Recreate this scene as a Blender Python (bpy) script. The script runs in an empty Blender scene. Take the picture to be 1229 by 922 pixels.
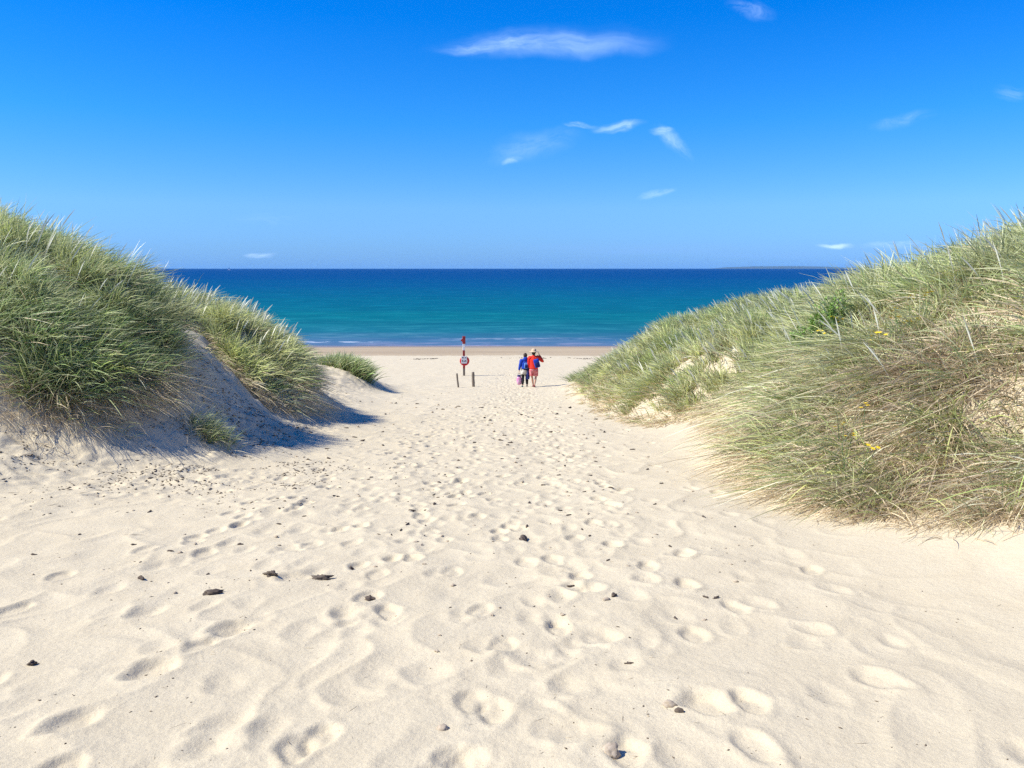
SUN_E = 4.4
SKY_STR = .10
EXPO = .75
DENOISE = False
SKY_TINT = [(0.0, (.20, .47, 1.3)), (0.0225, (.23, .49, 1.15)), (.0717, (.28, .57, 1.03)), (.1667, (.10, .55, 1.12)), (.2817, (.003, .48, 1.2)), (1.0, (.004, .40, 1.25))]
CLOUD = (4.6, 6.4, 9.0)
VEIL = (1.6, 3.2, 6.4)
HAZE = 2.0e-5
FLPOS = [(4.19, 9.35), (4.2, 9.05), (4.1, 8.68), (4.19, 9.87), (4.14, 9.5), (4.12, 8.55), (4.53, 8.88), (4.33, 8.55), (4.44, 8.52), (4.58, 8.6), (3.95, 8.72), (4.04, 8.57), (4.12, 8.43), (4.06, 8.29), (4.02, 9.79), (3.18, 7.25), (3.22, 7.07), (3.26, 7.3), (3.55, 7.62)]
import numpy as np, math
CAM_Z = 7.0
PITCH = math.radians(8.5)
FPX = 928.0
# ---------------------------------------------------------------- noise helpers
def _hash(ix, iy, seed):
    n = (ix.astype(np.int64)*374761393 + iy.astype(np.int64)*668265263 + seed*1442695041) & 0xFFFFFFFF
    n = ((n ^ (n >> 13))*1274126177) & 0xFFFFFFFF
    n = (n ^ (n >> 16))
    return (n & 0xFFFF)/65535.0*2-1
def vnoise(x, y, seed=0):
    ix = np.floor(x); iy = np.floor(y); fx = x-ix; fy = y-iy
    fx = fx*fx*fx*(fx*(fx*6-15)+10); fy = fy*fy*fy*(fy*(fy*6-15)+10)
    a = _hash(ix, iy, seed); b = _hash(ix+1, iy, seed); c = _hash(ix, iy+1, seed); d = _hash(ix+1, iy+1, seed)
    return (a*(1-fx)+b*fx)*(1-fy)+(c*(1-fx)+d*fx)*fy
def fbm(x, y, oct=4, seed=0, gain=.5):
    s = 0; a = 1; t = 0
    for o in range(oct):
        ca, sa = math.cos(.6*o+.3), math.sin(.6*o+.3)
        s = s + a*vnoise((x*ca-y*sa)*2**o+17.3*o, (x*sa+y*ca)*2**o-9.1*o, seed+o); t += a; a *= gain
    return s/t
def sstep(a, b, x):
    t = np.clip((x-a)/(b-a), 0, 1); return t*t*(3-2*t)
# ---------------------------------------------------------------- big terrain
_fy = np.arange(-80, 900, .5)
_fz = np.interp(_fy, [-80, -30, 0, 35, 44, 60, 71, 90, 200, 900], [3, 1.0, -1.6, -5.42, -6.1, -6.72, -7.0, -7.7, -11, -20])
_k = np.exp(-.5*(np.arange(-8, 9)/3.0)**2); _k /= _k.sum()
_fz = np.convolve(np.pad(_fz, 8, mode='edge'), _k, mode='valid')
def floor_z(y): return np.interp(y, _fy, _fz)+CAM_Z
def cubic1(xk, Fk, x):
    """monotone-ish cubic (Catmull-Rom) along the last axis of Fk (rows) for all x -> (rows, len(x))"""
    xk = np.asarray(xk, float); x = np.clip(x, xk[0], xk[-1])
    m = np.zeros_like(Fk); d = np.diff(Fk, axis=1)/np.diff(xk)
    m[:, 1:-1] = (d[:, 1:]*np.diff(xk)[:-1]+d[:, :-1]*np.diff(xk)[1:])/(xk[2:]-xk[:-2])
    i = np.clip(np.searchsorted(xk, x)-1, 0, len(xk)-2)
    hh = xk[i+1]-xk[i]; t = (x-xk[i])/hh
    f0 = Fk[:, i]; f1 = Fk[:, i+1]; m0 = m[:, i]*hh; m1 = m[:, i+1]*hh
    return f0*(1+2*t)*(1-t)**2+m0*t*(1-t)**2+f1*t*t*(3-2*t)+m1*t*t*(t-1)
LX = [0, 1.5, 2.5, 3.2, 4.0, 4.8, 5.6, 6.5, 7.5, 9, 11, 14, 20, 40]
LT = {
 -20: [0, 0, 0, 0, 0, .05, .1, .3, .5, .9, 1.3, 1.6, 2, 2],
 4:   [0, 0, 0, 0, 0, .02, .05, .15, .3, .7, 1.2, 1.5, 2, 2],
 8:   [0, 0, 0, 0, .0, .05, .12, .25, .5, 1.0, 1.8, 2.3, 2.6, 2.6],
 9.3: [0, 0, 0, 0, .05, .12, .28, .60, 1.0, 1.7, 2.4, 2.8, 3, 3],
 10.4:[0, 0, 0, .03, .12, .38, .85, 1.5, 2.05, 2.6, 3.1, 3.3, 3.3, 3.3],
 11.4:[0, 0, .02, .08, .28, .95, 1.75, 2.4, 2.85, 3.4, 3.6, 3.7, 3.6, 3.5],
 12.6:[0, 0, .03, .10, .38, 1.1, 2.05, 2.85, 3.25, 3.7, 4.0, 4.1, 3.8, 3.6],
 13.8:[0, 0, .04, .10, .30, .75, 1.55, 2.35, 3.0, 3.7, 4.2, 4.3, 4.0, 3.7],
 15.2:[0, 0, .04, .09, .25, .90, 1.55, 2.2, 2.75, 3.5, 4.2, 4.4, 4.1, 3.8],
 16.6:[0, 0, .02, .06, .30, 1.30, 1.95, 2.25, 2.5, 2.9, 3.4, 3.8, 3.9, 3.8],
 18.2:[0, 0, .02, .04, .15, .95, 1.80, 2.3, 2.6, 2.9, 3.3, 3.7, 3.8, 3.8],
 20:  [0, 0, 0, .02, .08, .30, .9, 1.8, 2.4, 2.9, 3.2, 3.5, 3.7, 3.7],
 23:  [0, 0, 0, .02, .06, .15, .35, .6, .9, 1.4, 2.0, 2.6, 3.2, 3.4],
 27:  [0, 0, 0, 0, .02, .07, .18, .45, .80, 1.0, 1.3, 1.8, 2.6, 3.0],
 31:  [0, 0, 0, 0, .02, .06, .35, .85, .95, .95, 1.1, 1.6, 2.3, 2.8],
 36:  [0, 0, 0, 0, 0, 0.0, .05, .15, .35, .50, .55, .8, 1.4, 2.2],
 42:  [0, 0, 0, 0, 0, 0, 0, 0, .0, .05, .15, .3, .6, 1.2],
 50:  [0]*14, 900: [0]*14}
RX = [0, 1.5, 2.2, 2.8, 3.4, 4.0, 4.8, 5.8, 7, 8.5, 10.5, 14, 20, 40]
RT = {
 -20: [0, 0, 0, 0, .05, .1, .2, .5, .9, 1.3, 1.8, 2.2, 2.4, 2.4],
 3:   [0, 0, 0, 0, .05, .1, .3, .7, 1.2, 1.7, 2.2, 2.6, 2.8, 2.8],
 5.2: [0, 0, 0, 0.02, .08, .25, .55, 1.1, 1.8, 2.3, 2.7, 3, 3, 3],
 6.6: [0, 0, 0.02, .05, .20, .50, 1.0, 1.8, 2.5, 2.9, 3.1, 3.3, 3.2, 3],
 8:   [0, 0, .01, .04, .65, 1.30, 1.8, 2.3, 2.8, 3.1, 3.4, 3.5, 3.3, 3],
 9.5: [0, 0, .01, .06, .72, 1.45, 2.0, 2.5, 3.0, 3.4, 3.6, 3.6, 3.4, 3],
 11:  [0, 0, .01, .03, .45, 1.35, 2.05, 2.5, 2.9, 3.4, 3.6, 3.6, 3.5, 3],
 12.5:[0, 0, .01, .03, .25, 1.0, 1.9, 2.5, 2.9, 3.5, 4.0, 4.0, 3.6, 3.2],
 14:  [0, 0, 0, .03, .14, .42, .85, 1.4, 2.25, 3.0, 3.9, 4.1, 3.7, 3.2],
 16:  [0, 0, 0, .05, .26, .70, 1.2, 1.7, 2.2, 2.7, 3.1, 3.3, 3.3, 3.2],
 18:  [0, 0, .02, .15, .60, 1.15, 1.65, 2.1, 2.5, 2.85, 3.1, 3.3, 3.3, 3.2],
 21:  [0, 0, .03, .20, .70, 1.25, 1.75, 2.2, 2.6, 2.9, 3.2, 3.4, 3.3, 3.2],
 25:  [0, 0, .05, .30, .85, 1.35, 1.9, 2.35, 2.7, 3.0, 3.3, 3.5, 3.4, 3.2],
 30:  [0, .02, .10, .40, .75, 1.15, 1.65, 2.2, 2.7, 3.2, 3.6, 3.8, 3.6, 3.2],
 35:  [0, .02, .08, .20, .35, .60, 1.0, 1.4, 1.8, 2.3, 2.8, 3.2, 3.2, 3],
 41:  [0, 0, 0, 0, 0, .02, .05, .1, .3, .6, 1.0, 1.6, 2.2, 2.4],
 50:  [0]*14, 900: [0]*14}
def _dense(XK, T):
    ys = sorted(T); F = np.array([T[y] for y in ys], float)
    gx = np.arange(0, 40.001, .1)
    A = cubic1(XK, F, gx)                       # rows ys
    gy = np.arange(-20, 60.001, .1)
    B = cubic1(ys, A.T.copy(), gy).T            # (gy, gx)
    return gx, gy, B
_gx, _gy, _LB = _dense(LX, LT); _, _, _RB = _dense(RX, RT)
_H = np.concatenate([_LB[:, :0:-1], _RB], axis=1)
_hx = np.concatenate([-_gx[:0:-1], _gx])
_k2 = np.exp(-.5*(np.arange(-5, 6)/1.6)**2); _k2 /= _k2.sum()
_H = np.apply_along_axis(lambda r: np.convolve(np.pad(r, 5, mode='edge'), _k2, mode='valid'), 1, _H)
_H = np.apply_along_axis(lambda r: np.convolve(np.pad(r, 5, mode='edge'), _k2, mode='valid'), 0, _H)
_H = np.maximum(_H, 0)
def dune_h(x, y):
    i = np.clip((x-_hx[0])/.1, 0, len(_hx)-1.001); j = np.clip((y-_gy[0])/.1, 0, len(_gy)-1.001)
    i0 = i.astype(int); j0 = j.astype(int); fi = i-i0; fj = j-j0
    return (_H[j0, i0]*(1-fi)+_H[j0, i0+1]*fi)*(1-fj)+(_H[j0+1, i0]*(1-fi)+_H[j0+1, i0+1]*fi)*fj
def base_z(x, y):
    x = np.asarray(x, float); y = np.asarray(y, float)
    h = dune_h(x, y)
    w = np.clip(h/1.0, 0, 1)
    z = floor_z(y)+h+w*(.22*fbm(x*.55, y*.55, 3, 5)+.07*fbm(x*2.1, y*2.1, 2, 9))
    flat = 1-sstep(40, 52, y)
    z = z+.05*flat*fbm(x*.45+3, y*.3, 3, 21)
    return z
def project(x, y, z):
    zz = z-CAM_Z
    d = y*math.cos(PITCH)-zz*math.sin(PITCH); u = y*math.sin(PITCH)+zz*math.cos(PITCH)
    return 614.5+FPX*x/d, 461-FPX*u/d, d
def ray_hit(px, py, extra=0.0):
    vx = (px-614.5)/FPX; vu = (461-py)/FPX
    dy = math.cos(PITCH)+vu*math.sin(PITCH); dz = -math.sin(PITCH)+vu*math.cos(PITCH)
    t = np.arange(1.5, 120, .03)
    X = vx*t; Y = dy*t; Z = CAM_Z+dz*t
    hit = np.nonzero(Z < base_z(X, Y)+extra)[0]
    if len(hit) == 0: return None
    i = hit[0]; return X[i], Y[i], Z[i]
import bpy, bmesh
from mathutils import Vector, Matrix
rng = np.random.default_rng(7)
scene = bpy.context.scene
COL = scene.collection
R = math.radians
SUN_EL, SUN_AZ = 46.0, 11.0     # light travels towards +x, a little towards +y

# ---------------------------------------------------------------- materials
def new_mat(name):
    m = bpy.data.materials.new(name); m.use_nodes = True
    nt = m.node_tree; nt.nodes.clear()
    out = nt.nodes.new('ShaderNodeOutputMaterial')
    return m, nt, out
def N(nt, t, **kw):
    n = nt.nodes.new(t)
    for k, v in kw.items():
        if k.startswith('i_'):
            key = k[2:]; key = int(key) if key.isdigit() else key.replace('_', ' ')
            n.inputs[key].default_value = v
        else: setattr(n, k, v)
    return n
def L(nt, a, b): nt.links.new(a, b)
def math_node(nt, op, a, b=None, c=None, clamp=False):
    n = nt.nodes.new('ShaderNodeMath'); n.operation = op; n.use_clamp = clamp
    for i, v in enumerate((a, b, c)):
        if v is None: continue
        if isinstance(v, (int, float)): n.inputs[i].default_value = v
        else: nt.links.new(v, n.inputs[i])
    return n.outputs[0]
def mixc(nt, f, a, b, mode='MIX'):
    n = nt.nodes.new('ShaderNodeMix'); n.data_type = 'RGBA'; n.blend_type = mode
    for idx, v in ((0, f), (6, a), (7, b)):
        if isinstance(v, (int, float)): n.inputs[idx].default_value = v
        elif isinstance(v, tuple): n.inputs[idx].default_value = (*v, 1) if len(v) == 3 else v
        else: nt.links.new(v, n.inputs[idx])
    return n.outputs[2]
def ramp(nt, fac, stops, interp='LINEAR'):
    n = nt.nodes.new('ShaderNodeValToRGB'); n.color_ramp.interpolation = interp
    el = n.color_ramp.elements
    while len(el) < len(stops): el.new(.5)
    for e, (p, c) in zip(el, stops):
        e.position = p; e.color = (*c, 1) if len(c) == 3 else c
    nt.links.new(fac, n.inputs[0]); return n.outputs[0]
def noise(nt, vec, scale, detail=3, rough=.5, dist=0.0):
    n = nt.nodes.new('ShaderNodeTexNoise'); n.inputs['Scale'].default_value = scale
    n.inputs['Detail'].default_value = detail; n.inputs['Roughness'].default_value = rough; n.inputs['Distortion'].default_value = dist
    if vec is not None: nt.links.new(vec, n.inputs['Vector'])
    return n.outputs[0]
def maprange(nt, v, a, b, c=0.0, d=1.0, smooth=False):
    n = nt.nodes.new('ShaderNodeMapRange'); n.interpolation_type = 'SMOOTHSTEP' if smooth else 'LINEAR'
    for i, k in enumerate((a, b, c, d)): n.inputs[i+1].default_value = k
    nt.links.new(v, n.inputs[0]); return n.outputs[0]

def simple_mat(name, col, rough=.8, var=.15, scale=30, col2=None, spec=.3, bump=0.0, cell=None):
    m, nt, out = new_mat(name)
    p = N(nt, 'ShaderNodeBsdfPrincipled'); p.inputs['Roughness'].default_value = rough; p.inputs['Specular IOR Level'].default_value = spec
    tc = N(nt, 'ShaderNodeTexCoord')
    nz = noise(nt, tc.outputs['Object'], scale, 4, .6)
    c2 = col2 if col2 else tuple(c*(1-var*2) for c in col)
    c = mixc(nt, maprange(nt, nz, .35, .65), tuple(col), tuple(c2))
    L(nt, c, p.inputs['Base Color'])
    if bump:
        b = N(nt, 'ShaderNodeBump'); b.inputs['Strength'].default_value = .6; b.inputs['Distance'].default_value = bump
        L(nt, nz, b.inputs['Height']); L(nt, b.outputs[0], p.inputs['Normal'])
    L(nt, p.outputs[0], out.inputs[0]); return m

def sand_material():
    m, nt, out = new_mat('dry_and_wet_sand')
    p = N(nt, 'ShaderNodeBsdfPrincipled')
    geo = N(nt, 'ShaderNodeNewGeometry'); pos = geo.outputs['Position']
    sx = N(nt, 'ShaderNodeSeparateXYZ'); L(nt, pos, sx.inputs[0])
    big = noise(nt, pos, .35, 3, .5)
    mid = noise(nt, pos, 3.0, 5, .6)
    grain = noise(nt, pos, 420, 2, .7)
    grain2 = noise(nt, pos, 90, 3, .7)
    dry = mixc(nt, maprange(nt, mid, .35, .65), SAND_A, SAND_B)
    dry = mixc(nt, maprange(nt, big, .3, .7, 0, .5), dry, SAND_C)
    g = maprange(nt, grain, .25, .75, .80, 1.16)
    g2 = maprange(nt, grain2, .3, .7, .93, 1.06)
    gg = math_node(nt, 'MULTIPLY', g, g2)
    cmb = N(nt, 'ShaderNodeCombineColor'); [L(nt, gg, cmb.inputs[i]) for i in range(3)]
    dry = mixc(nt, 1.0, dry, cmb.outputs[0], 'MULTIPLY')
    # dark heavy-mineral / organic dusting in patches
    sp = noise(nt, pos, 26, 4, .75)
    spm = math_node(nt, 'MULTIPLY', maprange(nt, sp, .66, .74), maprange(nt, noise(nt, pos, 1.7, 2), .52, .62))
    dry = mixc(nt, math_node(nt, 'MULTIPLY', spm, .30), dry, (.16, .12, .08))
    # wet band near the water line
    st = N(nt, 'ShaderNodeMapping'); st.inputs['Scale'].default_value = (.07, .5, 1); L(nt, pos, st.inputs[0])
    wn = noise(nt, st.outputs[0], 1.0, 4, .55)
    zz = math_node(nt, 'ADD', sx.outputs[2], math_node(nt, 'MULTIPLY', math_node(nt, 'SUBTRACT', wn, .5), .13))
    wet = maprange(nt, zz, .335, .275, 0, 1, True)
    wetc = mixc(nt, maprange(nt, wn, .35, .65), (.42, .33, .20), (.35, .27, .165))
    vwet = maprange(nt, zz, .10, .02, 0, 1, True)
    wetc = mixc(nt, vwet, wetc, (.20, .165, .14))
    col = mixc(nt, wet, dry, wetc)
    L(nt, col, p.inputs['Base Color'])
    L(nt, maprange(nt, vwet, 0, 1, .92, .35), p.inputs['Roughness'])
    p.inputs['Specular IOR Level'].default_value = .2
    b = N(nt, 'ShaderNodeBump'); b.inputs['Strength'].default_value = .55; b.inputs['Distance'].default_value = .0035
    L(nt, grain, b.inputs['Height'])
    b2 = N(nt, 'ShaderNodeBump'); b2.inputs['Strength'].default_value = .6; b2.inputs['Distance'].default_value = .012
    L(nt, noise(nt, pos, 22, 4, .6), b2.inputs['Height']); L(nt, b.outputs[0], b2.inputs['Normal'])
    L(nt, b2.outputs[0], p.inputs['Normal'])
    L(nt, p.outputs[0], out.inputs[0]); return m
SAND_A, SAND_B, SAND_C = (.59, .508, .338), (.555, .472, .308), (.57, .488, .318)

def grass_material():
    m, nt, out = new_mat('marram_blades')
    at = N(nt, 'ShaderNodeAttribute', attribute_name='bladecol')
    p = N(nt, 'ShaderNodeBsdfPrincipled'); p.inputs['Roughness'].default_value = .5; p.inputs['Specular IOR Level'].default_value = .25
    t = N(nt, 'ShaderNodeBsdfTranslucent'); mx = N(nt, 'ShaderNodeMixShader'); mx.inputs[0].default_value = .24
    L(nt, at.outputs['Color'], p.inputs['Base Color']); L(nt, at.outputs['Color'], t.inputs[0])
    L(nt, p.outputs[0], mx.inputs[1]); L(nt, t.outputs[0], mx.inputs[2]); L(nt, mx.outputs[0], out.inputs[0])
    return m

def sea_material():
    m, nt, out = new_mat('sea_water')
    geo = N(nt, 'ShaderNodeNewGeometry'); pos = geo.outputs['Position']
    sx = N(nt, 'ShaderNodeSeparateXYZ'); L(nt, pos, sx.inputs[0])
    st = N(nt, 'ShaderNodeMapping'); st.inputs['Scale'].default_value = (.012, .07, 1); L(nt, pos, st.inputs[0])
    wob = noise(nt, st.outputs[0], 1.0, 4, .6)
    st2 = N(nt, 'ShaderNodeMapping'); st2.inputs['Scale'].default_value = (.0015, .012, 1); L(nt, pos, st2.inputs[0])
    wob2 = noise(nt, st2.outputs[0], 1.0, 4, .6)
    # log of the distance offshore -> depth colour
    lg = math_node(nt, 'LOGARITHM', math_node(nt, 'MAXIMUM', math_node(nt, 'SUBTRACT', sx.outputs[1], 62), 1), 10)
    lg = math_node(nt, 'ADD', lg, math_node(nt, 'MULTIPLY', math_node(nt, 'SUBTRACT', wob, .5), .25))
    lg = math_node(nt, 'ADD', lg, math_node(nt, 'MULTIPLY', math_node(nt, 'SUBTRACT', wob2, .5), .45))
    f = maprange(nt, lg, .9, 3.6)
    col = ramp(nt, f, SEA_STOPS)
    # wind chop: bright glints painted into the water colour, plus darker mottling
    ch = N(nt, 'ShaderNodeMapping'); ch.inputs['Scale'].default_value = (.25, .8, 1); L(nt, pos, ch.inputs[0])
    chop = noise(nt, ch.outputs[0], 1.0, 5, .7)
    lt = N(nt, 'ShaderNodeMapping'); lt.inputs['Scale'].default_value = (.14, .45, 1); L(nt, pos, lt.inputs[0])
    ltn = noise(nt, lt.outputs[0], 1.0, 9, .72)
    col = mixc(nt, maprange(nt, ltn, .48, .64, 0, .9), col, mixc(nt, 1.0, col, (3.0, 1.55, 1.35), 'MULTIPLY'))
    st3 = N(nt, 'ShaderNodeMapping'); st3.inputs['Scale'].default_value = (.035, .16, 1); L(nt, pos, st3.inputs[0])
    dk = noise(nt, st3.outputs[0], 1.0, 9, .70)
    col = mixc(nt, maprange(nt, dk, .48, .66, 0, .6), col, mixc(nt, 1.0, col, (.6, .68, .8), 'MULTIPLY'))
    # foam where the wave attribute says a crest is breaking
    fa = N(nt, 'ShaderNodeAttribute', attribute_name='foam')
    fs = N(nt, 'ShaderNodeMapping'); fs.inputs['Scale'].default_value = (.55, 2.2, 1); L(nt, pos, fs.inputs[0])
    fn = noise(nt, fs.outputs[0], 1.0, 5, .7)
    foam = math_node(nt, 'MULTIPLY', fa.outputs['Fac'], maprange(nt, fn, .48, .58), clamp=True)
    col = mixc(nt, foam, col, (.75, .78, .8))
    b = N(nt, 'ShaderNodeBump'); b.inputs['Strength'].default_value = 1.0; b.inputs['Distance'].default_value = .30
    L(nt, chop, b.inputs['Height'])
    b2 = N(nt, 'ShaderNodeBump'); b2.inputs['Strength'].default_value = .8; b2.inputs['Distance'].default_value = .06
    ch2 = N(nt, 'ShaderNodeMapping'); ch2.inputs['Scale'].default_value = (1.2, 3.0, 1); L(nt, pos, ch2.inputs[0])
    L(nt, noise(nt, ch2.outputs[0], 1.0, 4, .6), b2.inputs['Height']); L(nt, b.outputs[0], b2.inputs['Normal'])
    df = N(nt, 'ShaderNodeBsdfDiffuse'); L(nt, col, df.inputs[0])
    b3 = N(nt, 'ShaderNodeBump'); b3.inputs['Strength'].default_value = .45; b3.inputs['Distance'].default_value = .30; L(nt, ltn, b3.inputs['Height']); L(nt, b3.outputs[0], df.inputs['Normal'])
    gl = N(nt, 'ShaderNodeBsdfGlossy'); gl.inputs['Roughness'].default_value = .18; L(nt, b2.outputs[0], gl.inputs['Normal'])
    near_ = maprange(nt, sx.outputs[1], 69, 84, .14, .035)
    mx = N(nt, 'ShaderNodeMixShader'); L(nt, math_node(nt, 'MULTIPLY', near_, maprange(nt, foam, 0, 1, 1, 0)), mx.inputs[0])
    L(nt, df.outputs[0], mx.inputs[1]); L(nt, gl.outputs[0], mx.inputs[2]); L(nt, mx.outputs[0], out.inputs[0]); return m
SEA_SPEC = .12
SEA_STOPS = [(0.0, (.085, .14, .215)), (.08, (.045, .13, .21)), (.17, (.010, .120, .165)), (.30, (.002, .112, .145)), (.42, (.001, .090, .150)),
             (.56, (.001, .066, .160)), (.70, (.001, .050, .160)), (1.0, (.001, .044, .160))]

# ---------------------------------------------------------------- object helpers
def tag(o, label=None, cat=None, group=None, kind=None):
    if label: o['label'] = label
    if cat: o['category'] = cat
    if group: o['group'] = group
    if kind: o['kind'] = kind
    return o
def np_mesh(name, V, Q, mat, parent=None, smooth=True, tri=False):
    me = bpy.data.meshes.new(name); k = 3 if tri else 4
    me.vertices.add(len(V)); me.vertices.foreach_set('co', np.ascontiguousarray(V, np.float32).ravel())
    me.loops.add(Q.size); me.loops.foreach_set('vertex_index', np.ascontiguousarray(Q, np.int32).ravel())
    me.polygons.add(len(Q)); me.polygons.foreach_set('loop_start', np.arange(0, Q.size, k, dtype=np.int32))
    if smooth: me.polygons.foreach_set('use_smooth', np.ones(len(Q), bool))
    me.update(calc_edges=True)
    if mat: me.materials.append(mat)
    o = bpy.data.objects.new(name, me); COL.objects.link(o)
    if parent: o.parent = parent
    return o
def bm_obj(name, bm, mat, parent=None, smooth=False):
    me = bpy.data.meshes.new(name); bm.to_mesh(me); bm.free()
    if smooth:
        for p in me.polygons: p.use_smooth = True
    me.materials.append(mat)
    o = bpy.data.objects.new(name, me); COL.objects.link(o)
    if parent: o.parent = parent
    return o
def empty(name, loc, rz=0):
    o = bpy.data.objects.new(name, None); COL.objects.link(o); o.location = loc; o.rotation_euler = (0, 0, rz); o.empty_display_size = .1
    return o
def add_cyl(bm, p0, p1, r0, r1, seg=12, cap=True):
    p0 = Vector(p0); p1 = Vector(p1); d = p1-p0
    q = d.to_track_quat('Z', 'Y').to_matrix().to_4x4()
    bmesh.ops.create_cone(bm, cap_ends=cap, segments=seg, radius1=r0, radius2=r1, depth=d.length,
                          matrix=Matrix.Translation((p0+p1)/2) @ q)
def add_box(bm, c, s, bev=0.0, rot=None):
    M = Matrix.Translation(c) @ (rot.to_4x4() if rot else Matrix.Identity(4)) @ Matrix.Diagonal((*s, 1))
    r = bmesh.ops.create_cube(bm, size=1, matrix=M)
    if bev:
        es = list({e for v in r['verts'] for e in v.link_edges})
        bmesh.ops.bevel(bm, geom=es, offset=bev, segments=2, affect='EDGES', profile=.6)
def skin_obj(name, pts, edges, mat, parent, sub=2, root=0):
    """pts: (x,y,z,r[,r2])"""
    me = bpy.data.meshes.new(name); me.from_pydata([p[:3] for p in pts], edges, []); me.update()
    me.materials.append(mat)
    o = bpy.data.objects.new(name, me); COL.objects.link(o); o.parent = parent
    md = o.modifiers.new('Skin', 'SKIN'); md.use_smooth_shade = True; md.branch_smoothing = .6
    sv = me.skin_vertices[0].data
    for i, p in enumerate(pts):
        sv[i].radius = (p[3], p[4] if len(p) > 4 else p[3]); sv[i].use_root = (i == root)
    s = o.modifiers.new('Sub', 'SUBSURF'); s.levels = sub; s.render_levels = sub
    return o

# ---------------------------------------------------------------- the ground sheet
def graded(a0, a1, d0, grow, far):
    v = [a0]
    while v[-1] < a1: v.append(v[-1]+d0)
    d = d0
    while v[-1] < far: d = d*grow; v.append(v[-1]+d)
    return v
xs = graded(0, 3.6, .018, 1.012, 60)
xs += list(np.geomspace(xs[-1]*1.15, 30000, 22))
xs = np.array([-v for v in xs[:0:-1]]+xs)
ya = [1.5]
while ya[-1] < 6: ya.append(ya[-1]+.015)
while ya[-1] < 85: ya.append(ya[-1]+max(.015, ya[-1]*.0027))
ya = list(-np.geomspace(40, 1, 20)+1.0)[:-1]+list(np.linspace(0, 1.48, 22))+ya+list(np.geomspace(88, 700, 18))
ys = np.array(ya)
GX, GY = np.meshgrid(xs, ys)
def big(x, y): return base_z(x, y)
GZ = big(GX, GY)
H0 = dune_h(GX, GY)
near = (np.abs(GX) < 14) & (GY < 62) & (GY > -2)
flatm = np.clip(1-H0/.5, 0, 1)                       # 1 on the path
def micro(x, y, h):
    path = np.clip(1-h/.45, 0, 1)
    wx = x+.25*fbm(x*1.3, y*1.3, 2, 31); wy = y+.25*fbm(x*1.3+7, y*1.3, 2, 32)
    lump = fbm(wx*1.5, wy*1.1, 3, 41)*.022+fbm(wx*4.2, wy*3.2, 3, 42)*.007
    rid = (1-np.abs(fbm(wx*2.2+5, wy*1.7, 2, 44)))**4*.015
    beach = sstep(36, 40, y)
    side = sstep(1.6, 3.2, x)*.55                     # the right of the path is smoother, wind-blown
    out = (lump+rid)*path*(1-side)*(1-.4*beach)
    # eroded bank at the left foot: small scarps and clods
    bank = sstep(.05, .25, h)*(1-sstep(1.8, 2.6, h))*(x < 0)
    out = out+bank*(fbm(x*1.2+y*.8, y*3.5, 3, 51)*.08+np.abs(fbm(x*5, y*7, 3, 52))*.07)
    out = out+(x > 0)*sstep(.1, .4, h)*fbm(x*3, y*3, 3, 53)*.03
    band = np.exp(-((x+4.2)/1.5)**2-((y-9.3)/1.1)**2)  # crumbly strip below the left bank
    out = out+band*np.maximum(fbm(x*7, y*8, 3, 55), 0)*.07
    return out
msk = near
GZ[msk] += micro(GX[msk], GY[msk], H0[msk])
# ---- footprints
def stamp(cx, cy, ang, a, b, depth, rim, soft, toe=0.0):
    rr = a*2.4
    i0, i1 = np.searchsorted(xs, [cx-rr, cx+rr]); j0, j1 = np.searchsorted(ys, [cy-rr, cy+rr])
    if i1-i0 < 2 or j1-j0 < 2: return
    X = GX[j0:j1, i0:i1]-cx; Y = GY[j0:j1, i0:i1]-cy
    c, s = math.cos(ang), math.sin(ang)
    u = X*c+Y*s; v = -X*s+Y*c
    wob = 1+.14*vnoise(X*11+cx*7, Y*11+cy*5, 3)
    bb = b*(1+.18*np.sin(u/a*1.7+1.2)) if toe else b
    r = np.sqrt((u/a)**2+(v/bb)**2)*wob
    bowl = -depth*(1-sstep(1-soft, 1.0+.10*soft, r))
    bowl = bowl*(1+.35*toe*np.clip(u/a, -1, 1))
    rimh = rim*np.exp(-((r-1.18)/.22)**2)*(1+.5*np.clip(-u/a, -1, 1))
    GZ[j0:j1, i0:i1] += (bowl+rimh)*flatm[j0:j1, i0:i1]
ntr = 62
for k in range(ntr):
    x0 = rng.normal(-.6, 1.9); x1 = .35+rng.normal(0, .8); sgn = 1 if rng.random() < .6 else -1
    age = rng.random()**.6; step = rng.uniform(.55, .75); yy = rng.uniform(.8, 1.6); side = 1
    ph = rng.uniform(0, 6); wa = rng.uniform(.1, .5)
    while yy < 46:
        t = sstep(2, 34, yy)
        cx = x0*(1-t)+x1*t+wa*math.sin(yy*.35+ph)*(1-.5*t)+side*.11+rng.normal(0, .03)
        dxdy = (x1-x0)/32+wa*.35*math.cos(yy*.35+ph)
        ang = math.atan2(1, dxdy)+rng.normal(0, .12)
        if (cx < 1.1 or rng.random() < .4) and (yy > 5.5 or rng.random() < .55):
            q = rng.random()
            if q < .35*(1-age)+.08:
                stamp(cx, yy, ang, .140, .068, rng.uniform(.014, .024), .005, .4, 1)
            elif q < .8:
                stamp(cx, yy, ang, rng.uniform(.11, .16), rng.uniform(.07, .10), rng.uniform(.006, .015), .003, rng.uniform(.7, .98))
        yy += step*rng.uniform(.9, 1.1); side = -side
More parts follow.
